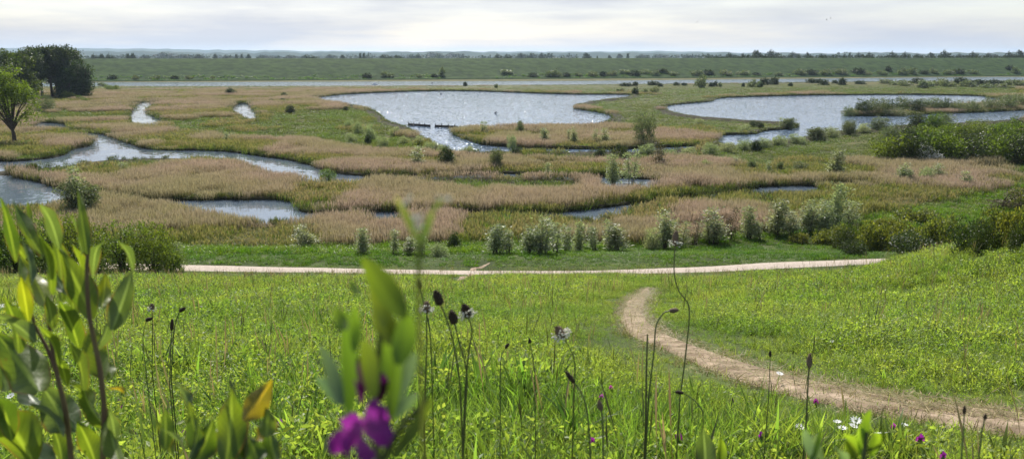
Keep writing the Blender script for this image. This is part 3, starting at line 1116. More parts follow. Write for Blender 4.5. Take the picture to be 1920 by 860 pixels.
def clear(P, tw=.75, pw=.62):
    d = dist_pts(P[:, 0], P[:, 1], TRAILD[:, :2])
    k = d > .5 * np.interp(P[:, 1], [3, 6, 9, 15], [.62, .52, .47, .47]) * (tw - .1 + .75 * vnoise(P[:, 0], P[:, 1], .3, 51))
    k &= dist_pts(P[:, 0], P[:, 1], PATHD) > pw + .25 * vnoise(P[:, 0], P[:, 1], .6, 52)
    k &= dist_pts(P[:, 0], P[:, 1], CUTD) > .3
    return P[k], d[k]


def lay(name, P, sc, protos, label, cat='grass', tilt=.12, zs=None):
    z = terrain(P[:, 0], P[:, 1]) - .01
    scatter(name, np.stack([P[:, 0], P[:, 1], z], 1), sc, protos, label, cat, tilt, zs)


def grow(P, d):
    """tread: shorter plants beside the trail; taller lush patches elsewhere"""
    v = .30 + .72 * vnoise(P[:, 0], P[:, 1], 1.7, 61) ** 1.3 + .55 * vnoise(P[:, 0], P[:, 1], .55, 62)
    lush = 1 + .25 * sstep(4, 8, P[:, 0]) * (1 - sstep(10, 18, P[:, 1]))
    return v * lush * (.30 + .70 * sstep(.2, 1.5, d)) * rng.uniform(.75, 1.2, len(P))


for tier, (r0, r1, gd, hd, pd, vd, sd, kk) in enumerate([(1.7, 5, 330, 200, 18, 100, 5, 1.0), (5, 12, 180, 120, 5, 44, 4, 1.1)]):
    P, d = clear(fan(r0, r1, gd))
    g = grow(P, d)
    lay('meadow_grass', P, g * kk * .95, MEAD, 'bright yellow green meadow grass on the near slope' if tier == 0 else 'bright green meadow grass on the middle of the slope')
    P, d = clear(fan(r0, r1, hd))
    k = vnoise(P[:, 0], P[:, 1], 1.1, 71) > .3
    P, d = P[k], d[k]
    lay('meadow_herbs', P, grow(P, d) * kk, HERB, 'small leafy herbs between the meadow grass', 'herbs', .3)
    P, d = clear(fan(r0, r1, pd))
    lay('plantain_leaves', P, grow(P, d) * 1.05, PLANT, 'long ribbed plantain leaves standing in the meadow', 'herbs', .15)
    P, d = clear(fan(r0, r1, vd))
    k = vnoise(P[:, 0], P[:, 1], 1.3, 72) > .42
    P, d = P[k], d[k]
    lay('vetch_leaves', P, grow(P, d) * kk, VETCH, 'feathery vetch leaves in the meadow grass', 'herbs', .25)
    P, d = clear(fan(r0, r1, sd))
    k = d > .5
    P, d = P[k], d[k]
    lay('grass_stalks', P, rng.uniform(.7, 1.1, len(P)), STALK, 'thin flowering grass stalks above the meadow', 'grass', .1)
q = TRAILD[rng.integers(0, len(TRAILD), 2600)]
sgn = rng.normal(0, 1, len(q))
nrm_ = rng.normal(0, 1, q.shape)
q = q + unit(nrm_) * (.13 + .12 * np.abs(sgn))[:, None]
LIT = MB()
nl = 26
Bl = disc(nl, .12)
Bl[:, 2] = .03 + rng.random(nl) * .012
Al = rng.random(nl) * 6.28
Dl = np.stack([np.cos(Al), np.sin(Al), rng.normal(0, .08, nl)], 1) * rng.uniform(.03, .10, (nl, 1))
kites(LIT, Bl, Dl, unit(np.stack([-np.sin(Al), np.cos(Al), rng.normal(0, .3, nl)], 1)) * .0022, rng.uniform(.3, 1, nl))
LITTER = [proto('straw', LIT, M['straw'])]
ql = TRAILD[rng.integers(0, len(TRAILD), 900)]
ql = ql + rng.normal(0, .10, ql.shape)
lay('straw_litter', ql, rng.uniform(.7, 1.2, len(ql)), LITTER, 'dry straw scattered over the bare trail', 'straw', .05)
DRY = [proto('grass', clump_grass(14, .07, .09, .005, 1.2, 3), M['straw']) for _ in range(2)] + [proto('grass', clump_grass(14, .06, .09, .006, 1.0, 3), M['meadow'])]
lay('trail_grass', q, rng.uniform(.45, .95, len(q)) * np.clip(.55 + .4 * np.abs(sgn), .6, 1.2), DRY, 'short dry grass tufts creeping over the edges of the bare trail', 'grass', .25)
LONG = [proto('grass', clump_grass(7, .05, .40, .0075, .45, 5), M['broad']) for _ in range(3)]
P, d = clear(fan(1.8, 4.2, 12))
k = (d > .7) & (vnoise(P[:, 0], P[:, 1], .9, 75) > .45)
lay('long_grass', P[k], rng.uniform(.6, 1.0, k.sum()), LONG, 'long fresh grass blades standing in the nearest meadow', 'grass', .12)
P, d = clear(fan(12, 24, 60))
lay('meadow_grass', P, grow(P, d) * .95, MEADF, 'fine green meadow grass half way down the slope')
P, d = clear(fan(12, 24, 28))
k = vnoise(P[:, 0], P[:, 1], 1.8, 73) > .35
lay('meadow_herbs', P[k], grow(P[k], d[k]), HERBF, 'leafy herbs half way down the slope', 'herbs', .3)
P, d = clear(fan(12, 32, 4))
lay('grass_stalks', P, rng.uniform(.8, 1.2, len(P)), STALK, 'thin grass stalks half way down the slope', 'grass', .1)
P, d = clear(fan(24, 43, 34))
k = P[:, 1] < 41.5
P, d = P[k], d[k]
lay('meadow_grass', P, grow(P, d) * 1.15, MEADF, 'even green meadow grass in front of the footpath', zs=grow(P, d) * np.interp(P[:, 1], [26, 33, 38, 41], [.85, .62, .4, .35]))
P, d = clear(fan(38, 66, 11), .75, .7)
px, py = project(np.stack([P[:, 0], P[:, 1], terrain(P[:, 0], P[:, 1])], 1))
k = (P[:, 1] > 41) & inside(VERGE, px, py)
P, px, py = P[k], px[k], py[k]
lay('verge_grass', P, rng.uniform(.8, 1.3, len(P)), VERGEG, 'mown looking green grass verge beyond the footpath', zs=rng.uniform(.45, .8, len(P)) * (.5 + vnoise(P[:, 0], P[:, 1], 2.2, 81)))
P, d = clear(fan(46, 100, 5), .75, 4)
px, py = project(np.stack([P[:, 0], P[:, 1], terrain(P[:, 0], P[:, 1])], 1))
edge = np.interp(px, [-300, 345, 700, 930, 1240, 1450, 1560, 1700, 1920, 2200], [492, 482, 478, 474, 463, 446, 440, 470, 470, 470])
k = inside(VERGE, px, py) & (py < edge + 4 * (vnoise(P[:, 0], P[:, 1], 3, 83) - .5)) & (P[:, 1] > 45)
P = P[k]
lay('rank_grass', P, rng.uniform(.8, 1.2, len(P)), RANK, 'tall rank grass and weeds between the verge and the reeds', zs=(.5 + .9 * vnoise(P[:, 0], P[:, 1], 2.5, 84)) * rng.uniform(.6, 1.1, len(P)))
# tussocks on the dike
n = 5200
px_ = rng.uniform(120, 1960, n)
o_ = rng.uniform(3, 44, n)
DP = np.array([dike_point(a, b) for a, b in zip(px_, o_)])
k = (vnoise(DP[:, 0], o_ * 2.2, 12, 91) > .45) & (o_ < 13)
DP = DP[k]
lay_s = rng.uniform(1.2, 2.6, len(DP))
DK = [proto('tussock', clump_grass(26, .7, .8, .14, .9, 2), M['verge']) for _ in range(2)]
scatter('dike_grass', DP - np.array([0, 0, .25]), lay_s, DK, 'rough grass tussocks on the long dike', 'grass', .2, rng.uniform(.5, 1.0, len(DP)))
# ------------------------------------------------------------------ shrubs and trees
def foliage(mb, lobes, nclump, per, cr, lf, lw, up=.4, inner=.55, gap=0.0):
    L = np.array(lobes, float)
    vol = (L[:, 3] * L[:, 4] * L[:, 5]) ** (2 / 3)
    idx = rng.choice(len(L), nclump, p=vol / vol.sum())
    u = unit(rng.normal(0, 1, (nclump, 3)))
    rr = inner + (1 - inner) * rng.random(nclump) ** .6
    C = L[idx, :3] + u * L[idx, 3:6] * rr[:, None]
    C[:, 2] = np.maximum(C[:, 2], .06)
    k = rng.integers(int(per * .5), int(per * 1.5) + 1, nclump)
    cen = np.repeat(C, k, 0)
    ou = np.repeat(u, k, 0)
    n = len(cen)
    P = cen + rng.normal(0, 1, (n, 3)) * cr * np.array([1, 1, .8])
    P[:, 2] = np.maximum(P[:, 2], .02)
    D = unit(ou * .5 + rng.normal(0, .75, (n, 3)) + np.array([0, 0, up])) * lf * rng.uniform(.6, 1.35, (n, 1))
    W = unit(np.cross(D, rng.normal(0, 1, (n, 3)))) * lw * .5 * rng.uniform(.7, 1.3, (n, 1))
    rc = np.repeat(rng.random(nclump), k) * .6 + rng.random(n) * .4
    kites(mb, P, D, W, rng.random(n), rc, .25)
    return C


def limbs(mb, C, base_r, n, spread=.12, tip=.25, lean=.3):
    """tapered stems rising from the ground to some of the leaf clumps"""
    sel = C[rng.choice(len(C), min(n, len(C)), replace=False)]
    for c in sel:
        b = np.array([c[0] * spread + rng.normal(0, .04), c[1] * spread + rng.normal(0, .04), -.08])
        m = b * .5 + c * .5
        m[:2] = b[:2] + (c[:2] - b[:2]) * lean
        P = spline([b, m, c], 4)
        tube(mb, P, np.linspace(base_r, base_r * tip, len(P)), 5)


PROT = {}


def shrub(key, lobes, nclump, per, cr, lf, lw, mat, stem_r=.03, nst=8, up=.4, inner=.55, smat='bark', spread=.12):
    mb = MB()
    C = foliage(mb, lobes, nclump, per, cr, lf, lw, up, inner)
    st = MB()
    limbs(st, C, stem_r, nst, spread)
    V = np.concatenate(mb.v)
    w = np.percentile(np.abs(V[:, :2]), 97) * 2
    h = np.percentile(V[:, 2], 99.3)
    PROT.setdefault(key, []).append((mb.mesh('foliage', M[mat]), st.mesh('stems', M[smat], True), w, h))


def blob_lobes(n, R, h, flat=.8, seed=None):
    out = []
    for _ in range(n):
        a = rng.random() * 6.28
        d = R * .62 * math.sqrt(rng.random())
        r = R * rng.uniform(.34, .55)
        zz = rng.uniform(.2, .8) * h * (1 - .3 * d / R)
        out.append((d * math.cos(a), d * math.sin(a), zz, r, r, r * flat * rng.uniform(.8, 1.2)))
    out.append((0, 0, h * .36, R * .7, R * .7, h * .35))
    out.append((0, 0, h * .16, R * .85, R * .85, h * .15))
    return out


def column_lobes(n, R, h):
    out = []
    for _ in range(n):
        a = rng.random() * 6.28
        d = R * .5 * rng.random()
        t = rng.uniform(.55, 1.0) * h
        for q in (.3, .55, .8):
            out.append((d * math.cos(a) * (1 + .3 * q), d * math.sin(a) * (1 + .3 * q), t * q, R * .42 * (1.1 - .6 * q), R * .42 * (1.1 - .6 * q), t * .17))
        out.append((d * math.cos(a) * 1.3, d * math.sin(a) * 1.3, t * .95, R * .12, R * .12, t * .09))
    return out


for i in range(4):
    shrub('sapling', column_lobes([2, 3, 2, 3][i], .5, 2.2), 150, 12, .08, .095, .036, 'pale_willow', .014, 14, .7, .2, spread=.3)
for i in range(3):
    shrub('sapling_thin', column_lobes([1, 2, 2][i], .38, 2.2), 110, 11, .07, .09, .034, 'pale_willow', .012, 8, .7, .2, spread=.3)
for i in range(2):
    shrub('sapling_brown', column_lobes(2, .45, 2.0), 90, 9, .07, .08, .026, 'brown_leaf', .014, 14, .7, .2, spread=.3)
for i in range(3):
    shrub('willow', blob_lobes(8, 1.4, 2.8, 1.1), 460, 12, .13, .15, .06, 'grey_willow', .04, 16, .6, .4)
for i in range(2):
    shrub('pale_scrub', blob_lobes(6, 1.2, 2.2, 1.2), 330, 11, .12, .14, .06, 'pale_willow', .03, 14, .7, .4)
for i in range(2):
    shrub('dark', blob_lobes(6, 1.2, 2.6, 1.1), 340, 13, .12, .14, .07, 'dark_leaf', .04, 10, .4, .4)
for i in range(3):
    shrub('bramble', blob_lobes(11, 1.8, 1.7, .7), 330, 15, .11, .14, .095, 'bramble', .015, 10, .5, .5, spread=.5)
for i in range(2):
    shrub('bramble_dark', blob_lobes(10, 1.6, 1.8, .9), 300, 14, .13, .13, .08, 'dark_leaf', .02, 10, .4, .5, spread=.5)
for i in range(3):
    shrub('thicket', blob_lobes(9, 2.4, 3.6, .9), 330, 10, .2, .24, .12, 'mid_leaf', .06, 12, .5, .5)
for i in range(2):
    shrub('thicket_dark', blob_lobes(9, 2.4, 3.8, 1.0), 330, 10, .2, .24, .11, 'dark_leaf', .06, 12, .5, .5)
for i in range(3):
    shrub('thicket_grey', blob_lobes(9, 2.4, 3.4, 1.0), 330, 10, .22, .24, .09, 'grey_willow', .05, 14, .7, .5)
for i in range(3):
    shrub('leafy', blob_lobes(10, 1.8, 2.9, .9), 420, 12, .12, .12, .06, 'mid_leaf', .05, 14, .4, .55)
shrub('blossom', blob_lobes(6, 1.2, 2.2, .9), 150, 10, .14, .16, .1, 'blossom', .05, 8, .4, .7)
for i in range(3):
    shrub('far', blob_lobes(5, 2.0, 2.4, .8), 90, 7, .25, .5, .26, 'grey_willow', .06, 4, .4, .5)
for i in range(3):
    shrub('far_dark', blob_lobes(5, 2.0, 2.4, .8), 90, 7, .25, .5, .26, 'far_leaf', .06, 4, .4, .5)

ORD = ['first', 'second', 'third', 'fourth', 'fifth', 'sixth', 'seventh', 'eighth', 'ninth', 'tenth', 'eleventh', 'twelfth', 'thirteenth', 'fourteenth',
       'fifteenth', 'sixteenth', 'seventeenth', 'eighteenth', 'nineteenth', 'twentieth', 'twenty-first', 'twenty-second', 'twenty-third', 'twenty-fourth',
       'twenty-fifth', 'twenty-sixth', 'twenty-seventh', 'twenty-eighth', 'twenty-ninth', 'thirtieth', 'thirty-first', 'thirty-second', 'thirty-third', 'thirty-fourth', 'thirty-fifth', 'thirty-sixth']
CNT = {}


def place(key, px, pyb, hp, wp, label, cat='bush', group=None, name=None, whole=False, at=None):
    g = on_ground(px, pyb) if at is None else at
    f = g[1] * CP - (g[2] - H) * SP
    k_ = 1.14 if key.startswith('sapling') else 1.0 if key.startswith('bramble') else .78 if (key == 'pale_scrub' and 240 < pyb < 300) else .84 if key.startswith('thicket') and pyb < 275 else .98
    hm, wm = hp * f / F * k_, wp * f / F * k_
    i = CNT.get(key, 0)
    CNT[key] = i + 1
    fm, sm, w, h = PROT[key][i % len(PROT[key])]
    nm = name or {'sapling': 'willow_sapling', 'sapling_thin': 'willow_sapling', 'sapling_brown': 'bare_sapling', 'willow': 'willow_bush', 'pale_scrub': 'willow_bush', 'bramble': 'bramble_bush', 'bramble_dark': 'bramble_bush',
                  'thicket_grey': 'willow_bush', 'blossom': 'hawthorn_bush'}.get(key, 'bush')
    loc = (g[0], g[1], g[2] - .05)
    if whole:
        r = bpy.data.objects.new(nm, fm)
        COL.objects.link(r)
        r.location = loc
        tag(r, label, cat, group)
    else:
        r = empty(nm, loc, label, cat, group)
        for part, me in (('foliage', fm), ('stems', sm)):
            c = bpy.data.objects.new(part, me)
            COL.objects.link(c)
            c.parent = r
    r.scale = (wm / w, wm / w, hm / h)
    r.rotation_euler = (0, 0, (i * 2.39) % 6.28)
    return r


def row(items, template, cat='bush', group=None, whole=False):
    items = sorted(items, key=lambda q: q[1])
    for k, it in enumerate(items):
        place(it[0], it[1], it[2], it[3], it[4], template.format(o=ORD[k]), cat, group, whole=whole)


# saplings along the verge
row([('sapling', 573, 470, 46, 34), ('sapling', 680, 477, 44, 28), ('sapling_thin', 737, 477, 42, 22), ('sapling_thin', 790, 478, 52, 24), ('sapling_thin', 768, 478, 32, 26), ('pale_scrub', 822, 480, 28, 34), ('dark', 851, 474, 40, 26),
     ('sapling', 928, 476, 52, 36), ('sapling_thin', 955, 476, 40, 26), ('sapling', 992, 477, 50, 30), ('sapling', 1014, 477, 66, 40), ('sapling_thin', 1042, 475, 52, 28), ('sapling_thin', 1062, 474, 48, 26), ('sapling', 1085, 473, 54, 24),
     ('sapling_thin', 1118, 471, 42, 26), ('sapling', 1158, 471, 46, 38), ('sapling_thin', 1142, 469, 52, 18), ('pale_scrub', 1222, 467, 40, 34), ('sapling', 1246, 465, 64, 36), ('sapling_thin', 1275, 462, 46, 28), ('sapling_brown', 1302, 460, 44, 30),
     ('sapling', 1339, 457, 62, 44), ('sapling_brown', 1371, 450, 56, 26), ('sapling', 1406, 448, 54, 32), ('sapling_thin', 1425, 448, 30, 20), ('sapling', 1452, 442, 62, 36), ('sapling_thin', 1482, 440, 42, 30), ('sapling', 1518, 438, 56, 38),
     ('sapling', 1541, 436, 54, 34), ('sapling', 1562, 430, 78, 32), ('sapling_thin', 1593, 424, 44, 34)],
    '{o} pale willow sapling from the left along the verge behind the footpath', 'sapling', 'willow saplings along the verge')
# brambles and shrubs at the right end of the verge
row([('bramble', 1560, 458, 36, 60), ('bramble_dark', 1585, 468, 48, 46), ('bramble', 1632, 472, 56, 66), ('bramble_dark', 1602, 478, 30, 44), ('bramble', 1690, 474, 60, 80), ('bramble_dark', 1722, 478, 44, 90), ('bramble', 1745, 462, 56, 70), ('bramble', 1790, 470, 64, 60),
     ('bramble_dark', 1815, 476, 66, 70), ('bramble_dark', 1852, 474, 60, 60), ('bramble', 1862, 452, 62, 54), ('bramble', 1898, 460, 74, 60), ('bramble_dark', 1915, 470, 62, 56), ('bramble', 1945, 462, 80, 60), ('bramble', 1660, 440, 34, 60), ('bramble', 1715, 420, 30, 70)],
    '{o} bramble bush from the left in the hedge beside the right end of the footpath', 'bramble', 'brambles at the end of the footpath')
place('sapling_brown', 1868, 395, 40, 60, 'reddish brown bush above the bramble hedge near the right edge', 'bush')
place('bramble', 1915, 392, 40, 60, 'low yellow green bush behind the bramble hedge at the right edge', 'bush')
place('bramble', 1497, 456, 20, 34, 'small low bush on the verge just left of the bramble hedge', 'bush')
# left bushes by the footpath
row([('leafy', -30, 512, 100, 120), ('leafy', 35, 506, 108, 110), ('leafy', 105, 507, 104, 100), ('leafy', 170, 509, 104, 110), ('leafy', 232, 513, 98, 100), ('leafy', 292, 515, 96, 96), ('leafy', 318, 512, 64, 56)],
    '{o} leafy bush from the left in the clump at the left end of the footpath', 'bush', 'leafy bushes at the left end of the footpath')
place('sapling_thin', 338, 506, 50, 26, 'thin sapling at the right edge of the leafy bush clump by the footpath', 'sapling')
# lone bushes in the reeds
place('willow', 151, 408, 70, 66, 'rounded grey green willow bush by the near left bend of the creek', 'bush')
place('sapling_thin', 150, 404, 82, 30, 'upright leafy shoot rising out of the rounded willow by the creek', 'sapling')
place('leafy', 616, 343, 27, 34, 'compact green bush on the tip of the bank where the creek bends', 'bush')
place('sapling_thin', 232, 326, 20, 18, 'small olive shrub alone on the long reed island on the left', 'bush')
place('sapling_thin', 424, 270, 20, 12, 'tiny dark sapling on the reed bank above the long island', 'sapling')
place('sapling_thin', 781, 316, 38, 24, 'faint pale sapling left of the dark oval bush in the reeds', 'sapling')
place('dark', 838, 317, 42, 30, 'dark oval bush in the reeds below the pond outlet', 'bush')
place('willow', 927, 319, 42, 28, 'olive willow bush to the right of the dark oval bush', 'bush')
place('dark', 969, 294, 20, 22, 'small dark round bush near the island bank below the pond', 'bush')
place('willow', 974, 256, 30, 18, 'grey green pointed bush on the reed island against the pond', 'bush')
place('pale_scrub', 959, 279, 34, 22, 'pale bush at the front of the reed island below the grey bush', 'bush')
place('sapling_thin', 907, 252, 22, 12, 'tiny sapling on the left tip of the reed island', 'sapling')
place('thicket_grey', 1208, 275, 66, 40, 'large rounded grey willow with fanned stems on the reed island', 'bush')
row([('sapling', 1023, 272, 28, 16), ('sapling_thin', 1063, 268, 22, 10), ('sapling', 1075, 273, 30, 14), ('sapling_thin', 1115, 272, 26, 12), ('sapling', 1135, 274, 30, 18)],
    '{o} pale sapling from the left on the reed island left of the large grey willow', 'sapling', 'pale saplings on the reed island')
place('dark', 1123, 300, 22, 18, 'small dark green bush below the reed island', 'bush')
place('dark', 1170, 311, 38, 22, 'dark upright bush below the large grey willow', 'bush')
place('sapling_brown', 1235, 314, 46, 30, 'olive brown bush to the right of the dark upright bush', 'bush')
place('pale_scrub', 1212, 292, 30, 34, 'pale leafy bush in front of the large grey willow', 'bush')
place('sapling', 1151, 349, 52, 26, 'pale bushy willow at the small pool in the middle creek', 'sapling')
place('sapling_thin', 1183, 343, 54, 26, 'slender pale willow just right of the bushy willow in the middle creek', 'sapling')
place('sapling_thin', 1025, 334, 26, 14, 'small pale sapling in the dark reeds of the middle creek', 'sapling')
row([('pale_scrub', 1322, 320, 22, 22), ('sapling_thin', 1378, 314, 18, 14), ('willow', 1408, 322, 22, 18), ('sapling_thin', 1440, 324, 20, 14), ('willow', 1460, 322, 20, 14), ('willow', 1499, 326, 24, 26)],
    '{o} small bush from the left in the reeds above the right end of the creek', 'bush', 'small bushes above the right end of the creek')
place('sapling', 1563, 332, 46, 28, 'pale cone shaped willow standing alone in the reeds on the right', 'sapling')
row([('sapling', 1695, 347, 36, 26), ('sapling_thin', 1708, 350, 28, 18), ('pale_scrub', 1733, 345, 34, 30), ('sapling', 1755, 342, 32, 22)],
    '{o} pale willow from the left in the cluster in the reeds below the green thicket', 'sapling', 'pale willows below the thicket')
place('sapling_thin', 1812, 357, 32, 20, 'lone pale sapling in the tan reeds near the right edge', 'sapling')
# far left bushes
place('thicket_grey', 85, 211, 40, 40, 'grey green bush at the foot of the dark grove', 'bush')
row([('leafy', 131, 189, 18, 22), ('leafy', 150, 190, 12, 14), ('leafy', 161, 194, 12, 16)], '{o} of three round shrubs from the left beside the dark grove', 'shrub', 'round shrubs beside the grove')
row([('far', 192, 162, 8, 16), ('leafy', 207, 172, 14, 18), ('leafy', 218, 170, 11, 14)], '{o} of three low shrubs from the left before the river by the grove', 'shrub', 'low shrubs near the river on the left')
place('dark', 432, 180, 15, 17, 'dark pointed shrub in the far tan reeds', 'shrub')
row([('dark', 509, 193, 8, 8), ('dark', 532, 183, 10, 14), ('dark', 531, 192, 8, 12), ('dark', 545, 213, 16, 17), ('dark', 595, 204, 8, 10), ('dark', 648, 209, 10, 10)],
    '{o} small dark shrub from the left in the reeds left of the big pond', 'shrub', 'small dark shrubs left of the big pond')
# scrub on the near left of the pond outlet
row([('pale_scrub', 655, 243, 24, 22), ('pale_scrub', 672, 252, 32, 26), ('pale_scrub', 694, 262, 36, 30), ('dark', 690, 270, 18, 14), ('pale_scrub', 718, 276, 26, 28), ('pale_scrub', 740, 256, 24, 22), ('pale_scrub', 757, 272, 22, 26), ('pale_scrub', 785, 274, 26, 28), ('pale_scrub', 806, 284, 24, 28),
     ('pale_scrub', 832, 288, 22, 28), ('pale_scrub', 660, 268, 24, 24), ('dark', 655, 276, 10, 24)], '{o} pale scrub bush from the left on the green bank beside the pond outlet', 'bush', 'pale scrub beside the pond outlet')
row([('pale_scrub', 880, 292, 24, 30), ('pale_scrub', 997, 290, 14, 24), ('dark', 1160, 288, 20, 14), ('pale_scrub', 1255, 296, 22, 34), ('pale_scrub', 1290, 294, 24, 36), ('pale_scrub', 1330, 290, 30, 34), ('pale_scrub', 1362, 286, 26, 34), ('pale_scrub', 1396, 282, 26, 36),
     ('dark', 1418, 284, 22, 20), ('pale_scrub', 1432, 278, 26, 34), ('pale_scrub', 1462, 274, 26, 34), ('pale_scrub', 1495, 270, 24, 36), ('willow', 1530, 264, 26, 34), ('pale_scrub', 1558, 258, 26, 34), ('willow', 1590, 254, 28, 32), ('pale_scrub', 1618, 250, 24, 34), ('willow', 1650, 246, 26, 34)],
    '{o} pale willow scrub bush from the left along the near shore of the ponds', 'bush', 'pale scrub along the near pond shore')
place('willow', 1480, 243, 22, 24, 'dark grey bush on the tip of the green spit in the right pond', 'bush')
place('sapling_thin', 1466, 241, 18, 12, 'thin sapling beside the bush on the tip of the green spit', 'sapling')
row([('dark', 1412, 238, 12, 18), ('dark', 1425, 240, 12, 16), ('pale_scrub', 1310, 234, 12, 18), ('pale_scrub', 1395, 250, 22, 26)], '{o} low bush from the left in the middle of the green spit', 'bush', 'bushes on the green spit')
# big thicket right
row([('thicket', 1668, 308, 56, 64), ('thicket_dark', 1700, 309, 62, 70), ('thicket', 1735, 306, 60, 70), ('thicket', 1775, 309, 66, 80), ('thicket_dark', 1820, 309, 62, 80), ('thicket', 1862, 307, 62, 76), ('thicket_dark', 1905, 308, 60, 70), ('thicket', 1950, 306, 64, 80)],
    '{o} bush from the left in the front row of the green thicket on the right', 'bush', 'front row of the right thicket')
row([('thicket_grey', 1670, 268, 40, 50), ('thicket_dark', 1698, 266, 40, 54), ('thicket', 1738, 268, 42, 60), ('thicket', 1782, 264, 40, 60), ('thicket', 1825, 266, 46, 66), ('thicket', 1868, 264, 42, 60), ('thicket', 1910, 262, 44, 64), ('thicket', 1950, 262, 48, 60)],
    '{o} bush from the left in the back row of the green thicket on the right', 'bush', 'back row of the right thicket')
row([('thicket_dark', 1722, 240, 34, 40), ('thicket', 1745, 242, 36, 44), ('thicket_grey', 1772, 241, 34, 40), ('thicket_dark', 1905, 240, 26, 40), ('thicket_grey', 1835, 243, 24, 50)], '{o} bush from the left at the pond edge behind the green thicket', 'bush', 'bushes at the pond edge behind the thicket')
place('blossom', 1742, 312, 40, 40, 'hawthorn bush with white blossom in the front of the green thicket', 'bush')
# island thicket
row([('thicket_grey', 1595, 218, 22, 34), ('thicket_dark', 1620, 217, 36, 40), ('thicket_grey', 1645, 216, 38, 44), ('thicket_dark', 1672, 214, 34, 44), ('thicket_grey', 1698, 211, 36, 44), ('thicket_dark', 1716, 213, 32, 40), ('thicket_grey', 1742, 210, 32, 46), ('thicket_dark', 1770, 210, 30, 44), ('thicket_grey', 1798, 211, 28, 46),
     ('thicket_grey', 1826, 210, 26, 46), ('thicket_grey', 1855, 208, 28, 48), ('thicket_grey', 1885, 206, 32, 50), ('thicket_grey', 1915, 205, 34, 50), ('thicket_grey', 1950, 203, 34, 50), ('thicket_grey', 1680, 218, 20, 50), ('thicket_grey', 1890, 196, 26, 44)],
    '{o} bush from the left on the overgrown island in the right pond', 'bush', 'bushes on the pond island')
# far meadow bushes
place('far', 1312, 165, 26, 22, 'large grey green bush on the far meadow before the river', 'bush')
place('far_dark', 873, 162, 9, 8, 'single small dark bush at the river edge above the big pond', 'bush')
place('far', 930, 165, 8, 7, 'tiny pale bush on the far meadow above the big pond', 'bush')
row([('far_dark', 1176, 162, 7, 24), ('far_dark', 1190, 162, 9, 12), ('far_dark', 1226, 160, 8, 24), ('far_dark', 1238, 163, 7, 10), ('far_dark', 1268, 161, 7, 14), ('far_dark', 1282, 161, 6, 12), ('far_dark', 1332, 163, 9, 12), ('far_dark', 1342, 163, 11, 8), ('far', 1350, 163, 9, 8), ('far_dark', 1393, 163, 8, 6), ('far', 1408, 164, 16, 16), ('far', 1424, 164, 12, 12),
     ('far_dark', 1425, 164, 10, 8), ('far_dark', 1436, 160, 14, 20), ('far_dark', 1450, 159, 14, 18), ('far_dark', 1482, 162, 7, 9), ('far_dark', 1522, 156, 9, 22), ('far_dark', 1535, 156, 8, 16), ('far_dark', 1547, 160, 11, 18), ('far_dark', 1580, 160, 14, 14), ('far_dark', 1565, 157, 7, 12), ('far_dark', 1615, 158, 7, 22)],
    '{o} dark bush from the left strung along the far meadow before the river', 'bush', 'bushes along the far meadow', True)
row([('far_dark', 1167, 173, 7, 8), ('far_dark', 1192, 179, 15, 13), ('far', 1210, 176, 10, 14), ('far', 1226, 175, 13, 18), ('far_dark', 1158, 172, 5, 6)], '{o} bush from the left at the far right corner of the big pond', 'bush', 'bushes at the far corner of the big pond', True)
row([('far', 1662, 157, 9, 22), ('far', 1682, 160, 10, 26), ('far', 1700, 162, 12, 26), ('far_dark', 1718, 157, 11, 24), ('far', 1736, 163, 13, 28), ('far_dark', 1730, 166, 7, 20), ('far', 1760, 161, 14, 28), ('far', 1780, 163, 14, 30), ('far_dark', 1800, 157, 12, 30), ('far', 1815, 163, 13, 30), ('far_dark', 1835, 161, 12, 30), ('far', 1850, 165, 9, 34), ('far_dark', 1862, 160, 11, 30), ('far', 1885, 165, 9, 34), ('far', 1890, 160, 11, 24), ('far', 1912, 161, 12, 28)],
    '{o} shrub from the left in the scrub belt on the far right meadow', 'shrub', 'scrub belt on the far right meadow', True)


# shrubs on and below the dike
def on_dike(key, px, o, hm, wm, label, group, name='shrub'):
    g = dike_point(px, o)
    fm, sm, w, h = PROT[key][int(px) % len(PROT[key])]
    r = bpy.data.objects.new(name, fm)
    COL.objects.link(r)
    r.location = (g[0], g[1], g[2] - .4)
    r.scale = (wm / w, wm / w, hm / h)
    r.rotation_euler = (0, 0, px % 6.28)
    return tag(r, label, 'shrub', group)


DK_ = [(238, 8, 2.6, 5), (282, 8, 2.4, 3.5), (318, 8, 2.2, 4), (352, 8, 2.0, 4), (378, 8, 2, 4), (420, 8, 1.8, 3), (700, 9, 2.5, 5), (735, 10, 3.2, 6), (793, 9, 2, 4), (820, 9, 2, 4), (834, 12, 5, 4), (950, 16, 2, 7), (1000, 9, 2.4, 6), (1028, 9, 3.8, 5), (1042, 9, 4, 5), (1058, 9, 2.4, 5), (1080, 10, 2.2, 4),
       (1106, 9, 3, 5), (1124, 9, 3, 5), (1140, 10, 3, 5), (1163, 14, 2.4, 6), (1180, 10, 3, 6), (1198, 14, 2.6, 7), (1215, 11, 3, 6), (1232, 15, 2.6, 7), (1250, 10, 2.6, 6), (1290, 11, 3, 8), (1312, 11, 3, 7), (1345, 11, 3, 8), (1372, 11, 2.8, 8), (1400, 9, 2, 6), (1440, 9, 2.2, 6), (1478, 11, 3.4, 7), (1500, 11, 3, 7),
       (1524, 11, 3.2, 8), (1550, 12, 3.2, 8), (1582, 12, 3.4, 8), (1600, 9, 2.6, 6), (1626, 9, 3, 6), (1636, 16, 3.4, 4), (1662, 10, 4, 6), (1679, 10, 4.2, 6), (1700, 10, 2.6, 6), (1720, 11, 3.6, 5), (1745, 10, 3, 7), (1765, 10, 3.4, 8), (1790, 10, 2.8, 6), (1866, 10, 4.4, 6), (1855, 18, 3, 5), (1905, 14, 2.4, 5)]
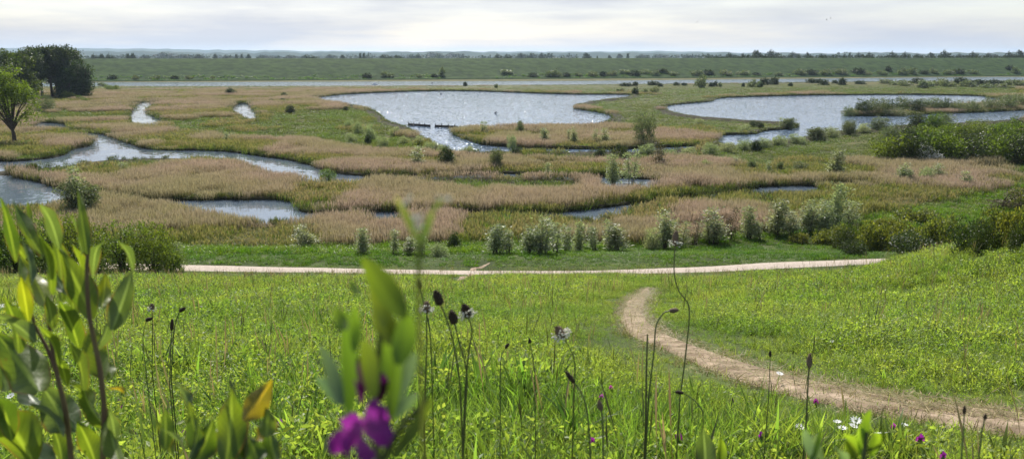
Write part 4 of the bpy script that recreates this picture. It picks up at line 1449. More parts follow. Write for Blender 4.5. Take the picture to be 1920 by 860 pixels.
for k, (px_, o_, hm_, wm_) in enumerate(DK_):
    key = 'far_dark' if k % 3 == 0 else 'far'
    side = 'left half' if px_ < 960 else 'right half'
    nn = sum(1 for q in DK_ if (q[0] < 960) == (px_ < 960) and q[0] <= px_)
    on_dike(key, px_, o_, hm_, wm_, f'{ORD[nn - 1] if nn <= len(ORD) else "last"} dark shrub from the left at the foot of the {side} of the dike', 'shrubs at the foot of the dike')

# ------------------------------------------------------------------ trees
def make_tree(h, trunk_r, fork, crowns, nclump, per, cr, lf, lw, mat, nlimb, up=.15):
    mb = MB()
    C = foliage(mb, crowns, nclump, per, cr, lf, lw, up, .45)
    tr = MB()
    top = np.array([0.0, 0, fork])
    P = spline([(0, 0, -.3), (.05 * h * .2, .02, fork * .5), tuple(top)], 5)
    tube(tr, P, np.linspace(trunk_r * 1.35, trunk_r * .8, len(P)), 9)
    for q in crowns:
        c = np.array(q[:3])
        m = top * .45 + c * .55
        m[:2] = c[:2] * .42
        PP = spline([top - [0, 0, .15 * fork], m, c + [0, 0, q[5] * .3]], 5)
        tube(tr, PP, np.linspace(trunk_r * .62, trunk_r * .12, len(PP)), 6)
    for c in C[rng.choice(len(C), nlimb, replace=False)]:
        q = np.array(crowns[int(np.argmin([np.linalg.norm(c - np.array(k[:3])) for k in crowns]))][:3])
        b = q * .6 + top * .4
        tube(tr, spline([b, (b + c) / 2 + [0, 0, .1], c], 3), np.linspace(trunk_r * .2, trunk_r * .05, 7), 4)
    return mb, tr


def tree_thing(mb, tr, mat, loc, label, group=None, rz=0, s=1.0, name='tree'):
    r = empty(name, loc, label, 'tree', group)
    r.rotation_euler = (0, 0, rz)
    r.scale = (s, s, s)
    mb.build('crown', M[mat], r)
    tr.build('trunk', M['bark'], r, True)
    return r


# the lime coloured tree on the left
g = on_ground(27, 273)
u = (g[1] * CP + H * SP) / F       # metres per survey pixel there
cr_ = []
for (cx, cy, rx, rz) in [(-18, 128, 26, 20), (-38, 104, 22, 16), (2, 118, 24, 20), (18, 100, 20, 18), (-6, 84, 22, 16), (32, 62, 15, 13), (20, 50, 12, 9), (-30, 78, 18, 14), (-46, 84, 16, 14), (8, 138, 14, 9), (30, 78, 9, 8), (-26, 122, 26, 18), (10, 96, 22, 18), (-12, 106, 28, 22), (34, 92, 16, 14), (38, 70, 12, 10), (-46, 118, 20, 16), (-60, 95, 18, 16), (-10, 62, 18, 12), (-50, 66, 16, 12)]:
    cr_.append((cx * u, rng.normal(0, 14) * u, cy * u, rx * u, rx * u * .9, rz * u))
a_, b_ = make_tree(11, .26, 2.6, cr_, 900, 13, .30, .26, .15, 'lime_leaf', 24)
tree_thing(a_, b_, 'lime_leaf', tuple(g), 'yellow green tree with forked dark trunk standing among reeds on the left')

# the dark grove behind it
def grove(px, pyb, hp, wp, mat, low, label, n=15, nc=640):
    hp = hp * .93
    n = n + 4
    g = on_ground(px, pyb)
    u = (g[1] * CP + H * SP) / F
    cr = []
    for _ in range(n):
        t = rng.random()
        zc = hp * (low + (1 - low) * (.08 + .84 * t))
        rad = wp * .62 * (1 - .5 * abs(t - .4))
        a = rng.random() * 6.28
        d = rad * .7 * math.sqrt(rng.random())
        r = rad * rng.uniform(.35, .55)
        cr.append((d * math.cos(a) * u, d * math.sin(a) * u, zc * u, r * u, r * u, r * u * .85))
    cr.append((0, 0, hp * .93 * u, wp * .2 * u, wp * .2 * u, hp * .09 * u))
    cr.append((0, 0, hp * (low + 1) * .5 * u, wp * .22 * u, wp * .22 * u, hp * .2 * u))
    a_, b_ = make_tree(hp * u, .34, max(1.2, hp * low * u), cr, nc, 11, .42, .55, .32, mat, 40)
    tree_thing(a_, b_, mat, tuple(g), label, 'trees of the dark grove')


grove(-40, 205, 116, 90, 'grove_leaf', .1, 'broad green tree at the left edge behind the yellow green tree')
grove(12, 205, 118, 80, 'grove_leaf', .08, 'tall green tree directly behind the yellow green tree', 11)
grove(48, 200, 104, 60, 'grove_leaf', .08, 'green tree between the yellow green tree and the dark grove', 10)
grove(62, 190, 104, 44, 'dark_leaf', .42, 'first tall dark tree from the left in the grove with bare trunk')
grove(70, 184, 98, 44, 'dark_leaf', .25, 'dark tree standing behind the first trees of the grove')
grove(108, 183, 98, 44, 'dark_leaf', .25, 'dark tree standing behind the middle of the grove')
grove(144, 183, 96, 44, 'dark_leaf', .15, 'dark tree standing behind the right side of the grove')
grove(80, 188, 102, 40, 'dark_leaf', .40, 'second tall dark tree from the left in the grove with bare trunk')
grove(98, 187, 102, 40, 'dark_leaf', .42, 'third tall dark tree from the left in the grove with bare trunk')
grove(117, 186, 100, 40, 'dark_leaf', .38, 'fourth tall dark tree from the left in the grove with bare trunk')
grove(135, 185, 101, 46, 'dark_leaf', .12, 'tallest dark tree at the right side of the grove', 12)
grove(153, 186, 74, 46, 'dark_leaf', .03, 'short dark rounded tree closing the right end of the grove', 12)
grove(132, 187, 62, 44, 'dark_leaf', .02, 'low dark bushy tree in front of the grove', 10, 360)

# trees beyond the dike
FT = {}
for kind, W in (('round', [(0, 0, 8.5, 5, 5, 5.5), (-3, 1, 7, 3.5, 3.5, 4), (3, -1, 7.5, 3.5, 3.5, 4.5), (0, 2, 11, 3.5, 3.5, 3)]), ('wide', [(-6, 0, 7, 4.5, 4, 5), (0, 0, 9, 5, 4, 5.5), (6, 0, 7.5, 4.5, 4, 5), (3, 1, 10, 3.5, 3, 4), (-3, 1, 9, 4, 3, 4)]), ('slim', [(0, 0, 5, 1.6, 1.6, 5), (0, 0, 10, 1.5, 1.5, 5)])):
    mb = MB()
    C = foliage(mb, W, 150 if kind != 'slim' else 60, 9, .7, 1.3, .8, .2, .4)
    st = MB()
    limbs(st, C, .3, 5, .05, .2)
    V = np.concatenate(mb.v)
    FT[kind] = (mb.mesh('crown', M['far_leaf']), st.mesh('trunk', M['bark'], True), V[:, 0].max() - V[:, 0].min(), V[:, 2].max())


def far_tree(kind, px, top, wp, D, label):
    f = D
    x = (px - 960) / F * f * CP
    zt = H + (105.0 - top) / F * f
    fm, sm, w, h = FT[kind]
    r = empty('tree', (x, f, -.3), label, 'tree', 'trees beyond the dike')
    for part, me in (('crown', fm), ('trunk', sm)):
        c = bpy.data.objects.new(part, me)
        COL.objects.link(c)
        c.parent = r
    sw = wp * 1.25 / F * f / w
    r.scale = (sw, sw, (zt + .3) / h)
    r.rotation_euler = (0, 0, (px * .37) % .7)


BACK = [('wide', 176, 100, 18, 760), ('round', 190, 101, 14, 760), ('wide', 205, 99.5, 20, 760), ('round', 240, 101, 12, 820), ('round', 249, 100, 12, 820), ('wide', 272, 102, 24, 1100), ('wide', 310, 98, 42, 1900), ('wide', 345, 101, 36, 1500), ('round', 372, 102, 16, 1200), ('round', 403, 101, 9, 1000), ('wide', 425, 102.5, 20, 1300), ('slim', 443, 101, 6, 900),
        ('slim', 453, 101, 6, 900), ('round', 466, 101.5, 10, 1000), ('wide', 500, 103, 30, 1600), ('wide', 545, 103, 30, 1500), ('wide', 578, 101.5, 40, 900), ('wide', 620, 102, 24, 1400), ('round', 642, 103, 12, 1000), ('slim', 675, 98.5, 6, 760), ('slim', 682, 99, 6, 760), ('wide', 722, 101.5, 34, 820), ('wide', 745, 102.5, 22, 860), ('round', 785, 103, 14, 1300),
        ('wide', 812, 97.5, 34, 2300), ('wide', 850, 99, 40, 2300), ('wide', 934, 100.5, 22, 900), ('wide', 952, 100.5, 20, 900), ('wide', 978, 99, 22, 1300), ('wide', 998, 99, 18, 1200), ('wide', 1017, 98.5, 20, 1200), ('round', 1053, 105, 6, 700), ('round', 1101, 99.5, 18, 1000), ('round', 1120, 105, 5, 700), ('round', 1143, 104, 9, 1200), ('round', 1162, 101.5, 12, 1700),
        ('slim', 1177, 100, 7, 1100), ('wide', 1205, 102, 30, 2000), ('wide', 1240, 102, 30, 2000), ('wide', 1290, 102, 26, 1500), ('wide', 1330, 102, 24, 1100), ('wide', 1345, 103, 20, 800), ('wide', 1369, 98, 28, 820), ('slim', 1392, 99.5, 7, 800), ('slim', 1402, 102, 6, 800), ('round', 1419, 94.5, 22, 820), ('wide', 1448, 93, 38, 800), ('wide', 1488, 97, 28, 1300),
        ('round', 1515, 98.5, 9, 1000), ('round', 1541, 101, 8, 1000), ('wide', 1563, 103, 18, 1200), ('slim', 1583, 101, 6, 900), ('slim', 1593, 97.5, 5, 850), ('wide', 1611, 97.5, 20, 950), ('wide', 1631, 97, 18, 950), ('wide', 1674, 96, 24, 900), ('wide', 1698, 97, 24, 900), ('wide', 1722, 100, 26, 1100), ('round', 1748, 99, 16, 1000), ('wide', 1772, 93.5, 32, 900),
        ('wide', 1800, 100, 20, 1100), ('wide', 1825, 96.5, 28, 1000), ('wide', 1856, 99, 30, 1300), ('wide', 1893, 96, 30, 900), ('round', 1914, 94.5, 18, 900), ('wide', 1950, 96, 30, 900)]
for half, sel in (('left', [q for q in BACK if q[1] < 640]), ('middle', [q for q in BACK if 640 <= q[1] < 1280]), ('right', [q for q in BACK if q[1] >= 1280])):
    for k, q in enumerate(sel):
        sh = {'round': 'round', 'wide': 'broad', 'slim': 'slim'}[q[0]]
        far_tree(*q, f'{ORD[k]} tree from the left, a {sh} one, beyond the {half} third of the dike')

# low hedge on the far side of the dike crest (right half)
mb = MB()
HC = []
for px_ in np.arange(1310, 2000, 3.2):
    g = dike_point(px_, 53)
    hh = 1.1 * sstep(1300, 1420, px_) * rng.uniform(.5, 1.2)
    HC.append((g[0], g[1], 11.0 + hh * .3, 2.4, 1.6, .4 + hh))
foliage(mb, HC, 1300, 8, .4, .8, .45, .3, .5)
tag(mb.build('hedge', M['far_leaf']), 'low dark hedge along the crest of the dike on the right', 'hedge')

# far-off woods that read as one mass
mb = MB()
WC = []
for D_ in (1500, 2200, 2900):
    for x_ in np.arange(-D_ * .75, D_ * .75, 26):
        if vnoise(np.array([x_]), np.array([D_]), 170, 95)[0] > .42:
            hh = 7 + 7 * vnoise(np.array([x_]), np.array([D_ * 1.0]), 60, 96)[0]
            WC.append((x_ + rng.normal(0, 6), D_ + rng.normal(0, 25), hh * .5, 15, 10, hh * .6))
foliage(mb, WC, 5200, 5, 2.0, 4.0, 2.6, .2, .5)
tag(mb.build('woods', M['far_leaf']), 'far-off belts of woodland on the plain beyond the dike', 'woods', kind='stuff')

# ------------------------------------------------------------------ weirs, birds, boat
def weir(px0, py0, px1, py1, label):
    a, b = on_plane(px0, py0), on_plane(px1, py1)
    L = np.linalg.norm(b - a)
    r = empty('weir', (a[0], a[1], .03), label, 'weir', 'timber weirs across the pond mouths')
    r.rotation_euler = (0, 0, math.atan2(b[1] - a[1], b[0] - a[0]))
    mb = MB()
    def box(x0, x1, y0, y1, z0, z1):
        v = [(x, y, z) for x in (x0, x1) for y in (y0, y1) for z in (z0, z1)]
        mb.add(v, [(0, 1, 3, 2), (4, 6, 7, 5), (0, 4, 5, 1), (2, 3, 7, 6), (0, 2, 6, 4), (1, 5, 7, 3)])
    for k in range(3):
        box(0, L, -.05, .05, -.1 + .17 * k, .06 + .17 * k)
    mb.build('planks', M['timber'], r)
    for k in range(int(L / 1.4) + 1):
        mb = MB()
        xx = min(L, k * 1.4)
        lathe(mb, (xx, -.16, -.3), (0, 0, 1), [(0, .09), (.86 + .1 * rng.random(), .085), (.97, .05), (.98, .001)], 7)
        mb.build('post', M['timber'], r, True)


weir(767, 235.5, 807, 238.3, 'dark timber weir on the left of the pond outlet gap')
weir(817, 238.6, 858, 240.5, 'dark timber weir on the right of the pond outlet gap')
weir(1122, 235.5, 1148, 229.5, 'short dark timber weir at the right corner of the big pond')


def duck(px, py, L, label):
    g = on_plane(px, py)
    mb = MB()
    prof = [(0, .01), (.08, .06), (.2, .12), (.35, .15), (.5, .14), (.62, .08), (.66, .01)]
    lathe(mb, (-.33, 0, .08), (1, 0, .08), prof, 9)
    lathe(mb, (.22, 0, .14), (.35, 0, 1), [(0, .06), (.12, .045), (.18, .06), (.24, .06), (.29, .02)], 8)
    lathe(mb, (.33, 0, .36), (1, 0, -.15), [(0, .025), (.09, .012), (.1, .001)], 6)
    o = mb.build('duck', M['bird'], None, True)
    o.location = (g[0], g[1], .03)
    o.scale = (L, L, L)
    o.rotation_euler = (0, 0, px)
    tag(o, label, 'duck', 'ducks on the water')


duck(929, 213, 1.25, 'dark duck swimming in the middle of the big pond')
duck(827, 177, 1.25, 'dark duck swimming near the far shore of the big pond')
duck(810, 157, 1.6, 'dark duck on the straight river channel')

def gull(px, py, D, bank, label):
    p = at_depth(px, py, D)
    mb = MB()
    lathe(mb, (-.22, 0, 0), (1, 0, 0), [(0, .005), (.08, .035), (.2, .06), (.32, .05), (.4, .035), (.46, .005)], 8)
    for s in (-1, 1):
        v = [(.08, 0, .02), (-.08, 0, .02), (.12, s * .25, .12), (-.06, s * .25, .12), (.02, s * .55, .06), (-.04, s * .54, .06)]
        mb.add(v + [(q[0], q[1], q[2] - .012) for q in v], [(0, 2, 3, 1), (2, 4, 5, 3), (7, 9, 8, 6), (9, 11, 10, 8), (0, 6, 8, 2), (2, 8, 10, 4), (1, 3, 9, 7), (3, 5, 11, 9), (4, 10, 11, 5)])
    o = mb.build('gull', M['gull'])
    o.location = p
    o.rotation_euler = (bank, 0, px * 1.7)
    tag(o, label, 'bird', 'birds in the sky')


gull(1307, 42, 260, .5, 'lower bird of the pair flying left of the sky centre right')
gull(1311, 38, 280, .9, 'upper bird of the pair flying left of the sky centre right')
gull(1550, 37.5, 300, .7, 'lower bird of the pair flying high on the right')
gull(1557.5, 34.5, 280, .4, 'upper bird of the pair flying high on the right')

g = on_plane(703, 159)
b = empty('boat', (g[0], g[1], .03), 'small pale boat on the straight river channel', 'boat')
b.rotation_euler = (0, 0, math.atan2(rd[1], rd[0]))
mb = MB()
sec = []
for (xx, wv) in ((-1.3, .45), (-.6, .55), (.4, .5), (1.0, .3), (1.4, .03)):
    sec.append([(xx, -wv * .6, -.1), (xx, -wv, .45), (xx, wv, .45), (xx, wv * .6, -.1)])
mb.add([v for s_ in sec for v in s_], [(i * 4 + k, i * 4 + (k + 1) % 4, i * 4 + 4 + (k + 1) % 4, i * 4 + 4 + k) for i in range(4) for k in range(4)])
mb.add(sec[0], [(0, 1, 2, 3)])
mb.build('hull', M['boat'], b)
mb = MB()
v = [(x_ * (1 if z_ < .6 else .8), y_ * (1 if z_ < .6 else .85), z_) for x_ in (-.6, .4) for y_ in (-.4, .4) for z_ in (.45, .95)]
mb.add(v, [(0, 1, 3, 2), (4, 6, 7, 5), (0, 4, 5, 1), (2, 3, 7, 6), (1, 5, 7, 3)])
mb.build('cabin', M['boat'], b)

# ------------------------------------------------------------------ plantain flower stalks
def plantain(stem, d, label, head=('dark', 30, 12), d1=None, stamens=0, r=.0014, mat='stalk', along=None):
    """stem: picture points from the head down; d: metres from the eye"""
    n = len(stem)
    d1 = d if d1 is None else d1
    P = [at_depth(a, b_, d + (d1 - d) * i / max(1, n - 1)) for i, (a, b_) in enumerate(stem)]
    last = P[-1]
    gz = float(terrain(last.x, last.y))
    if last.z > gz + .03:
        drift = (P[-1] - P[-2]).normalized()
        q = Vector((last.x + drift.x * .04, last.y + drift.y * .04 + .01, 0))
        q.z = float(terrain(q.x, q.y)) - .03
        P.append(q)
    base = P[-1].copy()
    r = r * .82
    root = empty('plantain_flower', base, label, 'plantain flower', 'plantain flower stalks')
    pts_ = [np.array(p - base) for p in P]
    mb = MB()
    S_ = spline(pts_[:n], 7) + [pts_[n - 1] * (1 - t) + pts_[-1] * t for t in (.25, .5, .75, 1.0) if len(pts_) > n]
    tube(mb, S_, np.linspace(r * .85, r * 1.15, len(S_)), 7, 1, 0)
    mb.build('stem', M[mat], root, True)
    if head:
        kind, L, W = head
        u_ = d / F
        L, W = L * u_, W * u_ * .5
        ax = Vector(S_[0] - S_[min(3, len(S_) - 1)]).normalized() if along is None else Vector(along).normalized()
        top = Vector(S_[0])
        mb = MB()
        prof = [(0, W * .3)] + [(L * t, W * max(.06, math.sin(math.pi * (.16 + .8 * t)) ** .75) * (1 + (.13 if k % 2 else -.05))) for k, t in enumerate(np.linspace(.04, .98, 15))] + [(L, W * .02)]
        lathe(mb, top - ax * L * .06, ax, prof, 12, .3)
        for _ in range(70):      # bracts
            t = random.uniform(.08, .95)
            rr_ = W * math.sin(math.pi * (.16 + .8 * t)) ** .75
            a = random.random() * 6.28
            o1 = ax.orthogonal().normalized()
            o2 = ax.cross(o1)
            out = o1 * math.cos(a) + o2 * math.sin(a)
            c = top + ax * (L * t) + out * rr_ * .9
            tip = c + out * W * .35 + ax * W * .45
            sd = ax.cross(out) * W * .16
            mb.add([tuple(c + sd), tuple(tip), tuple(c - sd)], [(0, 1, 2)])
        mb.build('seed_head', M['seed_head' if kind == 'dark' else 'brown_head'], root)
        if stamens:
            mb = MB()
            ring = .18 if stamens < 40 else .35
            for _ in range(stamens):
                t = random.uniform(.02, ring + .1)
                a = random.random() * 6.28
                o1 = ax.orthogonal().normalized()
                o2 = ax.cross(o1)
                out = (o1 * math.cos(a) + o2 * math.sin(a) + ax * random.uniform(-.5, .35)).normalized()
                c = top + ax * (L * t) + out * W * .6
                e = c + out * W * random.uniform(.7, 1.5)
                tube(mb, [c, (c + e) / 2 + ax * W * .1, e], [W * .045, W * .04, W * .03], 4)
                lathe(mb, e - out * W * .1, out + Vector((random.uniform(-.5, .5),) * 3), [(0, W * .06), (W * .16, W * .2), (W * .36, W * .17), (W * .44, W * .02)], 6)
            mb.build('stamens', M['anther'], root)
    return root


plantain([(826, 570), (838, 600), (850, 642), (862, 720), (868, 862)], 1.0, 'tall plantain with dark tilted oval head, topmost of the close trio', ('dark', 30, 17))
plantain([(852, 606), (862, 645), (875, 700), (872, 780), (868, 862)], 1.02, 'plantain with dark upright head in the middle of the close trio', ('dark', 27, 17))
plantain([(878, 594), (885, 620), (879, 660), (872, 740), (868, 862)], 1.03, 'plantain with dark head and white stamens, on the right of the close trio', ('dark', 28, 18), stamens=40)
plantain([(800, 585), (800, 650), (798, 710), (796, 800)], 1.15, 'plantain with pale flowering head just left of the close trio', ('brown', 22, 14), stamens=60)
plantain([(788, 540), (795, 570), (806, 620), (810, 700)], 1.3, 'plantain with small dark bud beside the blurred purple vetch', ('dark', 16, 9), r=.0012)
plantain([(1056, 632), (1072, 660), (1078, 690), (1075, 760)], 1.25, 'plantain with a wreath of white stamens in the centre meadow', ('brown', 26, 18), stamens=60, r=.0012)
plantain([(1076, 716), (1092, 740), (1102, 780), (1108, 870)], 1.15, 'plantain with dark narrow head leaning to the left at the lower centre', ('dark', 28, 9), mat='dark_stalk')
plantain([(1266, 460), (1264, 510), (1273, 545), (1292, 578), (1286, 660), (1275, 745)], 1.75, 'tallest plantain, its pale-ringed head reaching above the footpath', ('brown', 30, 12), stamens=30, r=.0018, mat='dark_stalk')
plantain([(1256, 582), (1243, 588), (1230, 612), (1226, 660), (1216, 745)], 1.6, 'plantain with a hooked stem and a head nodding sideways', ('brown', 17, 9), r=.0018, mat='dark_stalk', along=(1, 0, .05))
plantain([(1214, 626), (1212, 700), (1211, 785)], 1.55, 'straight dark headless plantain stalk left of the hooked one', None, r=.0022, mat='dark_stalk')
plantain([(1517, 688), (1515, 720), (1511, 800)], 1.5, 'plantain with brown upright head in front of the bare trail', ('brown', 28, 10), r=.0018, mat='dark_stalk')
plantain([(1444, 668), (1443, 700), (1441, 745)], 1.9, 'thin plantain with slight bud standing beside the upper trail', ('dark', 12, 5), r=.0012, mat='dark_stalk')
plantain([(337, 583), (328, 610), (324, 650), (321, 710)], 2.1, 'dark plantain leaning to the right on the left meadow', ('dark', 14, 7), r=.0018, mat='dark_stalk', along=(.8, 0, .5))
plantain([(285, 580), (286, 620), (285, 690)], 2.2, 'small pale headed plantain right of the dock leaves', ('brown', 12, 9), stamens=24, r=.0014)
plantain([(274, 600), (268, 640), (276, 715)], 2.1, 'thin plantain with drooping bud beside the pale headed one', ('dark', 14, 7), r=.0014, mat='dark_stalk', along=(.7, 0, .25))
plantain([(322, 618), (320, 660), (318, 720)], 2.0, 'dark thin plantain just left of the leaning one', ('dark', 22, 7), r=.0016, mat='dark_stalk')
plantain([(1808, 775), (1806, 810), (1801, 870)], .95, 'blurred thin stalk at the lower right in front of the trail', ('dark', 16, 6), r=.0012, mat='dark_stalk')
plantain([(1846, 786), (1840, 815), (1834, 870)], .95, 'blurred forked stalk at the lower right corner', ('dark', 12, 6), r=.0012, mat='dark_stalk')
plantain([(994, 643), (998, 665), (1003, 700)], 1.9, 'small dark bud on a thin stalk in the centre meadow', ('dark', 10, 6), r=.0012, mat='dark_stalk')
plantain([(948, 652), (940, 668), (938, 700)], 1.9, 'small slanted dark bud left of the centre meadow stalk', ('dark', 12, 6), r=.0014, mat='dark_stalk', along=(.5, 0, .8))
plantain([(1127, 768), (1130, 790), (1131, 870)], 1.2, 'dark plantain with brown head drooping below a pink vetch flower', ('brown', 20, 10), r=.0018, mat='dark_stalk')
plantain([(1280, 736), (1300, 748), (1318, 770)], 1.7, 'thin sideways bud beside the foot of the tallest plantain', ('dark', 16, 7), r=.0014, mat='dark_stalk', along=(-1, 0, .15))

# ------------------------------------------------------------------ small flowers
FL = []
def vetch_mesh(mat):
    mb = MB()
    for k, (dx, s, up) in enumerate(((-.5, 1.0, .5), (.5, 1.0, .5), (0, .8, -.2), (0, 1.1, 1.0))):
        D = np.array([[dx, .3, up]]) * .014 * s
        W = unit(np.cross(D, np.array([[0, 1, .1]]))) * .0075 * s
        kites(mb, np.zeros((1, 3)), D, W, .3 + .2 * k, None, .5)
    return mb.mesh('petals', M[mat])
def calyx_mesh():
    mb = MB()
    tube(mb, [(0, 0, 0), (.004, .002, -.06), (0, .004, -.16)], [.0022, .0014, .0016], 5)
    lathe(mb, (0, 0, -.012), (0, 0, 1), [(0, .001), (.005, .004), (.013, .0045), (.015, .002)], 6)
    return mb.mesh('stem', M['stalk'], True)
VM = {'petal': vetch_mesh('petal'), 'petal_pink': vetch_mesh('petal_pink'), 'petal_dark': vetch_mesh('petal_dark')}
CM = calyx_mesh()


def flower(px, py, mat, s, label, group, name='vetch_flower', pm=None, cm=None):
    g = on_ground(px, py)
    t = min(1, 1 - .24 / max(.3, (H - g[2])))       # stands above the ground on its stalk
    p = np.array([g[0] * t, g[1] * t, H + (g[2] - H) * t])
    r = empty(name, tuple(p), label, 'flower', group)
    for nm, me in (('petals', pm or VM[mat]), ('stem', cm or CM)):
        c = bpy.data.objects.new(nm, me)
        COL.objects.link(c)
        c.parent = r
    s = s * (1.35 if pm is None else .95)
    r.scale = (s, s, s)
    r.rotation_euler = (rng.normal(0, .2), rng.normal(0, .2), rng.normal(0, .7))


VF = [(418, 705, 'petal_dark', 1.4), (378, 690, 'petal', 1.0), (465, 703, 'petal_pink', 1.1), (222, 752, 'petal', 1.0), (226, 766, 'petal', 1.2), (250, 813, 'petal_dark', .8), (523, 798, 'petal', 1.5), (345, 814, 'petal', .9), (18, 768, 'petal', 1.0), (1127, 745, 'petal_pink', 1.0),
      (1112, 830, 'petal_pink', 1.1), (1146, 728, 'petal_pink', .9), (1272, 822, 'petal_pink', 1.1), (1212, 812, 'petal', .8), (1092, 812, 'petal_dark', .9), (1074, 765, 'petal_dark', .9), (1675, 801, 'petal_pink', .9), (1725, 825, 'petal', 1.3), (1768, 857, 'petal', 1.0), (1530, 755, 'petal_pink', 1.0), (1426, 818, 'petal', 1.1), (1372, 752, 'petal_dark', .9),
      (1025, 690, 'petal_dark', .9), (945, 650, 'petal', .8), (555, 695, 'petal_pink', .9), (590, 660, 'petal_pink', .9), (780, 742, 'petal', .8)]
zone = lambda a: 'between the dock and the purple vetch' if 240 < a < 700 else 'beside the dock stems' if a <= 240 else 'around the lower centre plantains' if a < 1300 else 'before the trail at the lower right'
for (a, b_, mt, s) in VF:
    cw = {'petal': 'bright purple', 'petal_pink': 'pink', 'petal_dark': 'dark purple'}[mt]
    flower(a, b_, mt, s, f'small {cw} vetch flower in the grass {zone(a)}', f'{cw} vetch flowers {zone(a)}')


def daisy_mesh():
    mb = MB()
    for k in range(11):
        a = k * 6.283 / 11
        D = np.array([[math.cos(a), math.sin(a), .2]]) * .017
        kites(mb, np.array([[math.cos(a) * .003, math.sin(a) * .003, 0]]), D, np.array([[-math.sin(a), math.cos(a), 0]]) * .004, .5)
    return mb.mesh('petals', M['daisy'])
def daisy_eye():
    mb = MB()
    tube(mb, [(0, 0, 0), (.004, .002, -.06), (0, .004, -.17)], [.0016, .0014, .0016], 5)
    return mb.mesh('stem', M['stalk'], True)
DM, DE = daisy_mesh(), daisy_eye()
for k in range(34):
    a, b_ = (rng.uniform(0, 50), rng.uniform(563, 577)) if k < 18 else (rng.uniform(118, 150), rng.uniform(556, 572)) if k < 28 else (rng.uniform(55, 215), rng.uniform(555, 580))
    flower(a, b_, None, rng.uniform(1.6, 2.6), 'white daisy in the drift of daisies behind the dock leaves', 'daisies behind the dock leaves', 'daisy', DM, DE)
for (a, b_) in [(1570, 790), (1600, 798), (1605, 788), (1695, 796), (1652, 812), (1580, 802), (1500, 800), (1462, 700), (1560, 640), (20, 742)]:
    flower(a, b_, None, rng.uniform(.9, 1.4), 'white daisy scattered near the trail at the lower right' if a > 100 else 'single white daisy at the left edge by the dock', 'daisies near the trail', 'daisy', DM, DE)

# ------------------------------------------------------------------ broad leaves close to the eye
def leaf(mb, base, tip, w, d0, d1, turn=0.0, bow=0.0, fold=.25, wave=.12, n=12, tipdroop=0.0, prof='dock'):
    """one leaf between two picture points, w its widest in picture pixels, turn = rotation about its own axis"""
    A, B = at_depth(*base, d0), at_depth(*tip, d1)
    dm = (d0 + d1) / 2
    wm = w * dm / F
    ax = (B - A)
    Ln = ax.length
    axn = ax.normalized()
    view = ((A + B) / 2 - Vector((0, 0, H))).normalized()
    side = axn.cross(view).normalized()
    nrm = side.cross(axn).normalized()
    c, s = math.cos(turn), math.sin(turn)
    side, nrm = side * c + nrm * s, nrm * c - side * s
    ph = random.random() * 6
    tw_ = random.uniform(-1.1, 1.1) if prof == 'dock' else random.uniform(-.3, .3)
    if prof == 'dock':
        fold, wave = fold * 2.0, wave * 2.4
    side0, nrm0 = side.copy(), nrm.copy()
    V, hs, rs = [], [], []
    m = 8
    for i in range(n + 1):
        t = i / n
        ct, st_ = math.cos(tw_ * (t - .4)), math.sin(tw_ * (t - .4))
        side, nrm = side0 * ct + nrm0 * st_, nrm0 * ct - side0 * st_
        q = A + ax * t + nrm0 * (bow * Ln * math.sin(math.pi * t)) + nrm * (tipdroop * Ln * max(0, t - .6) ** 2 * 6)
        if prof == 'dock':
            wd = wm * math.sin(math.pi * min(1, (t * .95 + .04)) ** .8) ** 1.1
        else:
            wd = wm * (math.sin(math.pi * min(1, t * .96 + .03)) ** .6)
        wd = max(wd, wm * .03)
        for k in range(m + 1):
            e = (k / m - .5)
            lift = fold * abs(e) * wd + wave * wm * math.sin(t * 11 + ph + (2 if e > 0 else 0)) * abs(e) ** 2 * 1.6
            V.append(tuple(q + side * (e * wd) + nrm * lift))
            hs.append(t)
            rs.append(abs(e) * 2)
    f = []
    for i in range(n):
        for k in range(m):
            a = i * (m + 1) + k
            f.append((a, a + 1, a + m + 2, a + m + 1))
    mb.add(V, f, hs, rs if prof == 'dock' else None)


def leafobj(root, mat, *a, **k):
    mb = MB()
    leaf(mb, *a, **k)
    off = np.array(root.location)
    mb.v = [v - off for v in mb.v]
    return mb.build('leaf', M[mat], root, True)


def stemobj(root, pts_px, d, r0, r1, mat, ground=True):
    P = [at_depth(a, b_, d) for a, b_ in pts_px]
    off = root.location
    S_ = spline([np.array(p - off) for p in P], 8)
    if ground:
        l = P[-1]
        e = Vector((l.x * 1.02, l.y + .03, float(terrain(l.x, l.y + .03)) - .03))
        S_ += [np.array(l.lerp(e, t) - off) for t in (.25, .5, .75, 1.0)]
    mb = MB()
    tube(mb, S_, np.linspace(r0, r1, len(S_)), 9)
    return mb.build('stem', M[mat], root, True)


